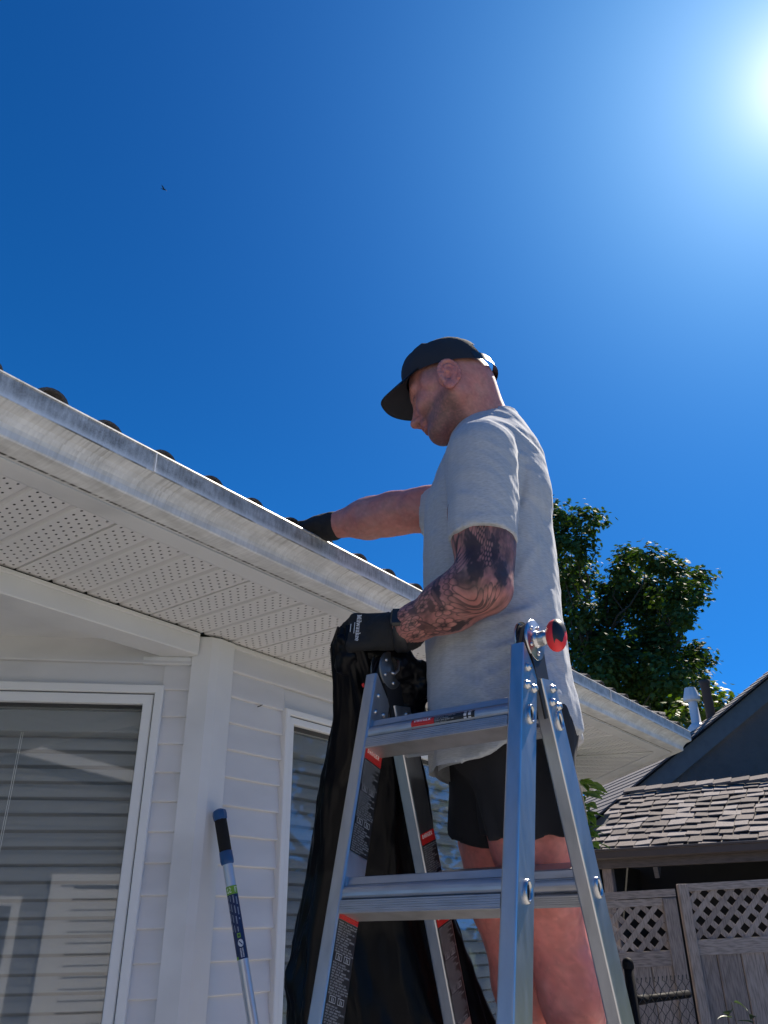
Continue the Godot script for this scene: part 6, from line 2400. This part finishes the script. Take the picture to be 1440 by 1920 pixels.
# ------------------------------------------------------------------ lattice fence in two heights, and a chain-link fence
func build_fences() -> void:
	var e := azv(97.0)
	var fz := azv(187.0)
	var PF := Vector3(1.934, 0, -5.891)
	# x along the fence from the taller panel's left stile; rails climb a little to the right
	var X := Transform3D(Basis(e, UP, e.cross(UP)), PF)
	if X.basis.z.dot(fz) < 0:
		X.basis.z = -X.basis.z
	var rise := func(x: float) -> float: return 0.035 * x
	for sec in 2:
		var x0: float = -1.45 if sec == 0 else 0.0
		var x1: float = -0.035 if sec == 0 else 1.75
		var top: float = 1.740 if sec == 0 else 1.765
		var fence: Node3D
		if sec == 0:
			fence = thing("wooden_fence", "lower weathered grey fence section with a lattice top beside the ladder's right rail", "fence", X * Vector3(-0.7, 0, 0), "weathered fences with lattice tops")
		else:
			fence = thing("wooden_fence_001", "taller weathered grey fence section with a lattice top at the right edge", "fence", X * Vector3(0.8, 0, 0), "weathered fences with lattice tops")
		var lat_top: float = top - (0.075 if sec == 0 else 0.042)
		var lat_bot: float = 1.385 if sec == 0 else 1.435
		# rails
		for rl in [[top - 0.046, top, 0.030, 0.0], [lat_bot - 0.088, lat_bot, 0.022, 0.0]] + ([[top - 0.095, top - 0.05, 0.018, 0.0]] if sec == 0 else []):
			var st := mb()
			sloped(st, X, x0, x1, rl[0], rl[1], -0.012, rl[2], 0.035)
			part("rail", st, M["rail%d" % (rng.randi() % 3)], fence)
		# stiles and posts
		var posts := [[-0.125, -0.036, 0.030], [-1.45, -1.36, 0.030]] if sec == 0 else [[-0.012, 0.052, 0.038], [1.68, 1.75, 0.038]]
		for ps in posts:
			var st := mb()
			boxc(st, X, Vector3(ps[0], 0.0, -0.03), Vector3(ps[1], top + rise.call(ps[0]) - 0.002 - (0.05 if sec == 0 else -0.004), ps[2]), 0.004)
			part("post", st, M["board%d" % (rng.randi() % 3)], fence)
		# lattice: two crossing layers of slats, clipped to the opening
		for layer in 2:
			var sgn := 1.0 if layer == 0 else -1.0
			var xs := x0 - 0.6
			while xs < x1 + 0.6:
				var lo := Vector2(xs, lat_bot)
				var hi := Vector2(xs + sgn * (lat_top - lat_bot), lat_top)
				# clip against the ends
				var clip_a := x0 + 0.03
				var clip_b := x1 - (0.085 if sec == 0 else 0.06)
				var t0 := 0.0
				var t1 := 1.0
				var dx := hi.x - lo.x
				for c in [[clip_a, 1.0], [clip_b, -1.0]]:
					var tt: float = (c[0] - lo.x) / dx
					if dx * c[1] > 0:
						t0 = maxf(t0, tt)
					else:
						t1 = minf(t1, tt)
				xs += 0.108
				if t1 - t0 < 0.06:
					continue
				var a := lo.lerp(hi, t0)
				var b := lo.lerp(hi, t1)
				a.y += rise.call(a.x)
				b.y += rise.call(b.x)
				var d := (b - a).normalized()
				var st := mb()
				var z0 := 0.000 if layer == 0 else -0.0095
				var S := X * Transform3D(Basis(Vector3(d.x, d.y, 0), Vector3(-d.y, d.x, 0), Vector3(0, 0, 1)), Vector3(a.x, a.y, z0))
				var wv := rng.randf_range(-0.002, 0.002)
				boxc(st, S, Vector3(-0.02, -0.0165 + wv, 0.0), Vector3(a.distance_to(b) + 0.02, 0.0165 + wv, 0.009), 0.0015)
				part("lattice_slat", st, M["board%d" % (rng.randi() % 3)], fence)
		# boards
		var bx := x0 + 0.02
		while bx < x1 - 0.02:
			var w := rng.randf_range(0.134, 0.146)
			var st := mb()
			boxc(st, X, Vector3(bx, 0.02, -0.016 + rng.randf_range(-0.002, 0.002)), Vector3(minf(bx + w, x1), lat_bot - 0.03 + rise.call(bx), 0.006 + rng.randf_range(-0.003, 0.003)), 0.003)
			part("board", st, M["board%d" % (rng.randi() % 3)], fence)
			bx += w + rng.randf_range(0.004, 0.008)
	# --- chain link
	var cp := Vector3(1.177, 0, -4.55)
	var ce := azv(49.5)
	var C := Transform3D(Basis(ce, UP, ce.cross(UP)), cp)
	var cf := thing("chain_link_fence", "short black chain-link fence with a round capped post in front of the wooden fence", "fence", cp)
	var st := mb(true)
	tube(st, [C * Vector3(0, 0.0, 0), C * Vector3(0, 1.335, 0)], [0.024], 14)
	var post := part("post", st, M.black_metal, cf)
	st = mb(true)
	lathe(st, C * Transform3D(Basis(), Vector3(0, 1.33, 0)), [Vector2(0.027, 0.0), Vector2(0.029, 0.012), Vector2(0.027, 0.03), Vector2(0.018, 0.045), Vector2(0, 0.05)], 16)
	part("post_cap", st, M.black_metal, post)
	st = mb(true)
	lathe(st, C * Transform3D(Basis(), Vector3(0, 0.96, 0)), [Vector2(0.024, 0), Vector2(0.031, 0.002), Vector2(0.031, 0.028), Vector2(0.024, 0.03)], 16)
	boxc(st, C, Vector3(0.02, 0.962, -0.006), Vector3(0.075, 0.988, 0.006))
	part("clamp", st, M.black_metal, post)
	st = mb(true)
	tube(st, [C * Vector3(0.02, 1.195, 0), C * Vector3(0.50, 1.20, 0)], [0.0185], 12)
	var rail := part("top_rail", st, M.black_metal, cf)
	st = mb(true)
	tube(st, [C * Vector3(0.02, 1.195, 0), C * Vector3(0.11, 1.196, 0)], [0.0215], 12)
	part("rail_sleeve", st, M.black_metal, rail)
	st = mb(true)
	var cell := 0.037
	var xw := 0.03
	var k := 0
	while xw < 0.50:
		var path := []
		var y := 1.262
		var i := 0
		# the twisted tip above the rail
		path.append(C * Vector3(xw + cell * 0.12, 1.283, 0.020))
		path.append(C * Vector3(xw - cell * 0.06, 1.290, 0.022))
		path.append(C * Vector3(xw - cell * 0.12, 1.272, 0.020))
		while y > 0.10:
			var sx := 1.0 if (i + k) % 2 == 0 else -1.0
			path.append(C * Vector3(xw + sx * cell * 0.53, y, 0.021 + (0.0035 if i % 2 == 0 else -0.0035)))
			y -= cell * 0.78
			i += 1
		tube(st, path, [0.0024], 4)
		xw += cell
		k += 1
	stuff(part("wire_mesh", st, M.mesh_wire, cf))

func sloped(st: SurfaceTool, X: Transform3D, x0: float, x1: float, y0: float, y1: float, z0: float, z1: float, g: float) -> void:
	var p := func(x: float, y: float, z: float) -> Vector3: return X * Vector3(x, y + g * x, z)
	quad(st, p.call(x0, y0, z1), p.call(x1, y0, z1), p.call(x1, y1, z1), p.call(x0, y1, z1))
	quad(st, p.call(x1, y0, z0), p.call(x0, y0, z0), p.call(x0, y1, z0), p.call(x1, y1, z0))
	quad(st, p.call(x0, y1, z1), p.call(x1, y1, z1), p.call(x1, y1, z0), p.call(x0, y1, z0))
	quad(st, p.call(x0, y0, z0), p.call(x1, y0, z0), p.call(x1, y0, z1), p.call(x0, y0, z1))
	quad(st, p.call(x0, y0, z0), p.call(x0, y0, z1), p.call(x0, y1, z1), p.call(x0, y1, z0))
	quad(st, p.call(x1, y0, z1), p.call(x1, y0, z0), p.call(x1, y1, z0), p.call(x1, y1, z1))

# ------------------------------------------------------------------ trees and plants
# lobed maple leaf, about 1 across, slightly folded along its middle
func maple_leaf() -> ArrayMesh:
	var st := mb()
	var pts := [Vector2(0.0, -0.35), Vector2(0.30, -0.30), Vector2(0.24, -0.10), Vector2(0.52, 0.02), Vector2(0.28, 0.16), Vector2(0.30, 0.38), Vector2(0.12, 0.28), Vector2(0.0, 0.62)]
	for s in [1.0, -1.0]:
		for i in pts.size() - 1:
			var a := Vector3(pts[i].x * s, -0.16 * absf(pts[i].x) - 0.12 * pts[i].y * pts[i].y, pts[i].y)
			var b := Vector3(pts[i + 1].x * s, -0.16 * absf(pts[i + 1].x) - 0.12 * pts[i + 1].y * pts[i + 1].y, pts[i + 1].y)
			tri(st, Vector3(0, 0.0, 0.0), a, b)
	st.generate_normals()
	return st.commit()

func simple_leaf(w: float, l: float, curl: float) -> ArrayMesh:
	var st := mb(true)
	var n := 5
	for s in [1.0, -1.0]:
		for i in n:
			var q := []
			for c in [[0, i], [1, i], [1, i + 1], [0, i + 1]]:
				var t: float = float(c[1]) / n
				var ww: float = w * sin(PI * pow(t, 0.8)) * c[0] * s
				q.append(Vector3(ww, -curl * t * t * l + absf(ww) * 0.25, t * l))
			quad(st, q[0], q[1], q[2], q[3])
	st.generate_normals()
	return st.commit()

func crown(parent: Node3D, lobes: Array, per: float, size: float, m: Material, tone: Color, sd: int) -> void:
	var r := RandomNumberGenerator.new()
	r.seed = sd
	var mm := MultiMesh.new()
	mm.transform_format = MultiMesh.TRANSFORM_3D
	mm.use_colors = true
	mm.mesh = maple_leaf()
	var xs := []
	for lb in lobes:
		var o: Vector3 = lb[0]
		var rad: float = lb[1]
		var n := int(per * rad * rad)
		# leaves sit in small sprays on twigs through the lobe, denser towards its skin
		var sprays := maxi(6, n / 11)
		for k in sprays:
			var d := Vector3(r.randfn(), r.randfn(), r.randfn()).normalized()
			var q := o + d * rad * Vector3(1.0, 0.95, 1.0) * pow(r.randf(), 0.42) * r.randf_range(0.85, 1.12)
			for j in 11:
				var p := q + Vector3(r.randfn(), r.randfn() * 0.7, r.randfn()) * size * 0.85
				var out := (p - o).normalized()
				var up := (UP * 0.9 + out * 0.75 + Vector3(r.randfn(), r.randfn(), r.randfn()) * 0.42).normalized()
				var f := out + Vector3(r.randfn(), r.randfn() - 0.5, r.randfn()) * 0.8
				f = (f - up * f.dot(up)).normalized()
				var s := size * r.randf_range(0.65, 1.2)
				var b := Basis(up.cross(f), up, f) * s
				var t := r.randf_range(0.65, 1.35)
				var yel := r.randf()
				xs.append([Transform3D(b, p), Color(tone.r * t * (1.0 + 0.5 * yel * yel), tone.g * t, tone.b * t)])
	mm.instance_count = xs.size()
	for i in xs.size():
		mm.set_instance_transform(i, xs[i][0])
		mm.set_instance_color(i, xs[i][1])
	var o := MultiMeshInstance3D.new()
	o.name = "crown"
	o.multimesh = mm
	o.material_override = m
	parent.add_child(o, true)
	o.position = -origin_of(parent)
	stuff(o)

func limb(st: SurfaceTool, a: Vector3, b: Vector3, r0: float, r1: float, r: RandomNumberGenerator) -> void:
	var path := []
	var rad := []
	for i in 7:
		var t := i / 6.0
		var w := sin(PI * t) * a.distance_to(b) * 0.06
		path.append(a.lerp(b, t) + Vector3(r.randfn(), r.randfn(), r.randfn()) * w + UP * sin(PI * t) * a.distance_to(b) * -0.08)
		rad.append(lerpf(r0, r1, t))
	tube(st, path, rad, 7)

func build_trees() -> void:
	var r := RandomNumberGenerator.new()
	r.seed = 12
	var base := Vector3(6.6, 0, -22.4)
	var tree := thing("maple_tree", "tall dark green broadleaf tree rising behind the roof, right of the man", "tree", base)
	var lobes := []
	for l in MAPLE:
		lobes.append([l[0], l[1]])
	var st := mb(true)
	var fork := base + Vector3(-0.3, 4.2, 0)
	tube(st, [base, base + Vector3(-0.08, 2.0, 0.08), fork], [0.45, 0.36, 0.30], 12)
	part("trunk", st, M.bark, tree)
	var heads := [Vector3(5.6, 9.6, -22.0), Vector3(8.4, 9.3, -22.2), Vector3(7.4, 8.3, -22.4), Vector3(9.0, 7.4, -22.2), Vector3(8.6, 6.2, -22.0), Vector3(6.2, 7.0, -22.2)]
	for h in heads:
		st = mb(true)
		limb(st, fork, h, 0.2, 0.05, r)
		part("limb", st, M.bark, tree)
	st = mb(true)
	for l in lobes:
		var near: Vector3 = heads[0]
		for h in heads:
			if h.distance_to(l[0]) < near.distance_to(l[0]):
				near = h
		limb(st, fork.lerp(near, 0.75), l[0], 0.045, 0.012, r)
	part("twigs", st, M.bark, tree)
	crown(tree, lobes, 1350.0, 0.165, M.leaf, Color(0.056, 0.102, 0.034), 3)

	base = Vector3(7.3, 0, -15.6)
	var small := thing("young_tree", "bright yellow green tree showing low behind the roof vents", "tree", base)
	st = mb(true)
	tube(st, [base, base + Vector3(-0.1, 1.6, 0.1), base + Vector3(0.1, 3.2, 0)], [0.12, 0.09, 0.04], 10)
	part("trunk", st, M.bark, small)
	lobes = []
	for l in YOUNG:
		lobes.append([l[0], l[1]])
	st = mb(true)
	for l in lobes:
		limb(st, base + Vector3(-0.05, 2.6, 0.05), l[0], 0.03, 0.008, r)
	part("limbs", st, M.bark, small)
	crown(small, lobes, 800.0, 0.15, M.leaf_bright, Color(0.11, 0.16, 0.035), 4)

	# --- a broad tree out of view on the right, mirrored in the windows and the ladder rails
	base = Vector3(8.0, 0, -5.4)
	var side := thing("garden_tree", "broad green garden tree beyond the right edge, mirrored in the narrow window", "tree", base)
	st = mb(true)
	tube(st, [base, base + Vector3(0.1, 1.2, 0), base + Vector3(0, 2.4, 0.1)], [0.2, 0.15, 0.1], 10)
	part("trunk", st, M.bark, side)
	lobes = []
	for k in 26:
		lobes.append([base + Vector3(r.randf_range(-1.2, 1.2), r.randf_range(1.2, 6.2), r.randf_range(-2.2, 2.6)), r.randf_range(0.7, 1.0)])
	st = mb(true)
	for l in lobes:
		limb(st, base + Vector3(0, 2.2, 0.1), l[0], 0.05, 0.012, r)
	part("limbs", st, M.bark, side)
	crown(side, lobes, 700.0, 0.16, M.leaf, Color(0.06, 0.10, 0.03), 6)

	# --- a leafy shoot in the sun beside the ladder's right rail
	var root := Vector3(1.165, 0.03, -4.95)
	var shoot := thing("leafy_shoot", "bright green leafy shoot in sunlight between the ladder rail and the shake roof", "plant", root)
	st = mb(true)
	tube(st, [root, root + Vector3(0.01, 0.9, 0.02), root + Vector3(-0.02, 1.7, 0.0), root + Vector3(-0.04, 2.22, 0.02)], [0.011, 0.009, 0.006, 0.003], 7)
	part("stem", st, M.bark, shoot)
	var lf := [simple_leaf(0.030, 0.105, 0.35), simple_leaf(0.024, 0.085, 0.5), simple_leaf(0.034, 0.12, 0.25)]
	for k in 60:
		var t := r.randf_range(0.84, 1.0)
		var p := root + Vector3(-0.03 + 0.03 * (1.0 - t), 2.27 * t, 0.01)
		leaf_on(shoot, lf[k % 3], p, r, M.leaf_plain, 0.055)
	# --- rose-like shrub at the foot of the fence
	root = Vector3(1.98, 0.0, -5.33)
	var shrub := thing("garden_shrub", "dark green leafy shrub at the foot of the taller fence, lower right corner", "plant", root)
	st = mb(true)
	var tips := [Vector3(-0.05, 1.13, 0.02), Vector3(0.06, 1.06, 0.05), Vector3(0.17, 1.05, 0.0), Vector3(-0.17, 1.02, 0.04), Vector3(0.12, 0.95, 0.10), Vector3(0.24, 1.00, 0.02)]
	for tp in tips:
		tube(st, [root, root + Vector3(tp.x * 0.4, tp.y * 0.55, tp.z), root + tp], [0.007, 0.005, 0.002], 6)
	part("stems", st, M.bark, shrub)
	for tp in tips:
		for k in 13:
			var p: Vector3 = root + Vector3(tp.x, tp.y, tp.z) * Vector3(1, 1.0 - 0.035 * k, 1)
			leaf_on(shrub, lf[(k + 1) % 3], p, r, M.leaf_dark, 0.02)

func leaf_on(plant: Node3D, mesh: Mesh, p: Vector3, r: RandomNumberGenerator, m: Material, spread: float) -> void:
	var o := MeshInstance3D.new()
	o.name = "leaf"
	o.mesh = mesh
	o.material_override = m
	plant.add_child(o, true)
	var f := Vector3(r.randfn(), r.randf_range(-0.5, 0.5), r.randfn()).normalized()
	var up := (UP + Vector3(r.randfn(), 0, r.randfn()) * 0.4).normalized()
	up = (up - f * up.dot(f)).normalized()
	o.transform = Transform3D(Basis(up.cross(f), up, f) * r.randf_range(0.7, 1.15), p + f * spread * r.randf() - origin_of(plant))

# ------------------------------------------------------------------ bird, sliver on the wall
func build_small_things() -> void:
	var p := Vector3(-5.815, 19.306, -14.906)
	var bird := thing("bird", "tiny dark bird flying high in the blue sky at upper left", "bird", p)
	var B := Basis(Vector3(0.8, -0.55, 0.2).normalized(), Vector3(0.5, 0.8, 0.3).normalized(), Vector3.BACK).orthonormalized()
	var X := Transform3D(B.scaled(Vector3.ONE * 0.5), p)
	var st := mb(true)
	tube(st, [X * Vector3(-0.16, 0, 0), X * Vector3(-0.10, 0.0, 0), X * Vector3(0.0, 0, 0), X * Vector3(0.11, 0, 0), X * Vector3(0.14, 0, 0), X * Vector3(0.17, 0, 0)], [0.004, 0.01, 0.02, 0.015, 0.011, 0.0015], 8)
	part("body", st, M.bird, bird)
	for s in [1.0, -1.0]:
		st = mb()
		prism(st, X * Transform3D(Basis(Vector3(1, 0, 0), Vector3(0, 0.35, s).normalized(), Vector3(0, s, -0.35).normalized()), Vector3(0.02, 0.01, 0.02 * s)), PackedVector2Array([Vector2(-0.05, 0), Vector2(0.06, 0), Vector2(0.05, 0.12), Vector2(-0.04, 0.26), Vector2(-0.07, 0.13)]), -0.004, 0.004)
		part("wing", st, M.bird, bird)
	st = mb()
	prism(st, X * Transform3D(Basis(Vector3(1, 0, 0), Vector3(0, 0, 1), Vector3(0, -1, 0)), Vector3(-0.13, 0, 0)), PackedVector2Array([Vector2(0, -0.01), Vector2(0, 0.01), Vector2(-0.09, 0.035), Vector2(-0.09, -0.035)]), -0.003, 0.003)
	part("tail", st, M.bird, bird)
	var W1: Transform3D = M.W1
	var tw := thing("dark_twig", "tiny dark twig stuck to the white siding left of the narrow window", "twig", W1 * Vector3(2.10, 2.255, 0.014))
	st = mb()
	tube(st, [W1 * Vector3(2.088, 2.249, 0.015), W1 * Vector3(2.10, 2.255, 0.018), W1 * Vector3(2.113, 2.262, 0.016)], [0.0016, 0.0022, 0.0012], 6)
	part("stick", st, M.bird, tw)
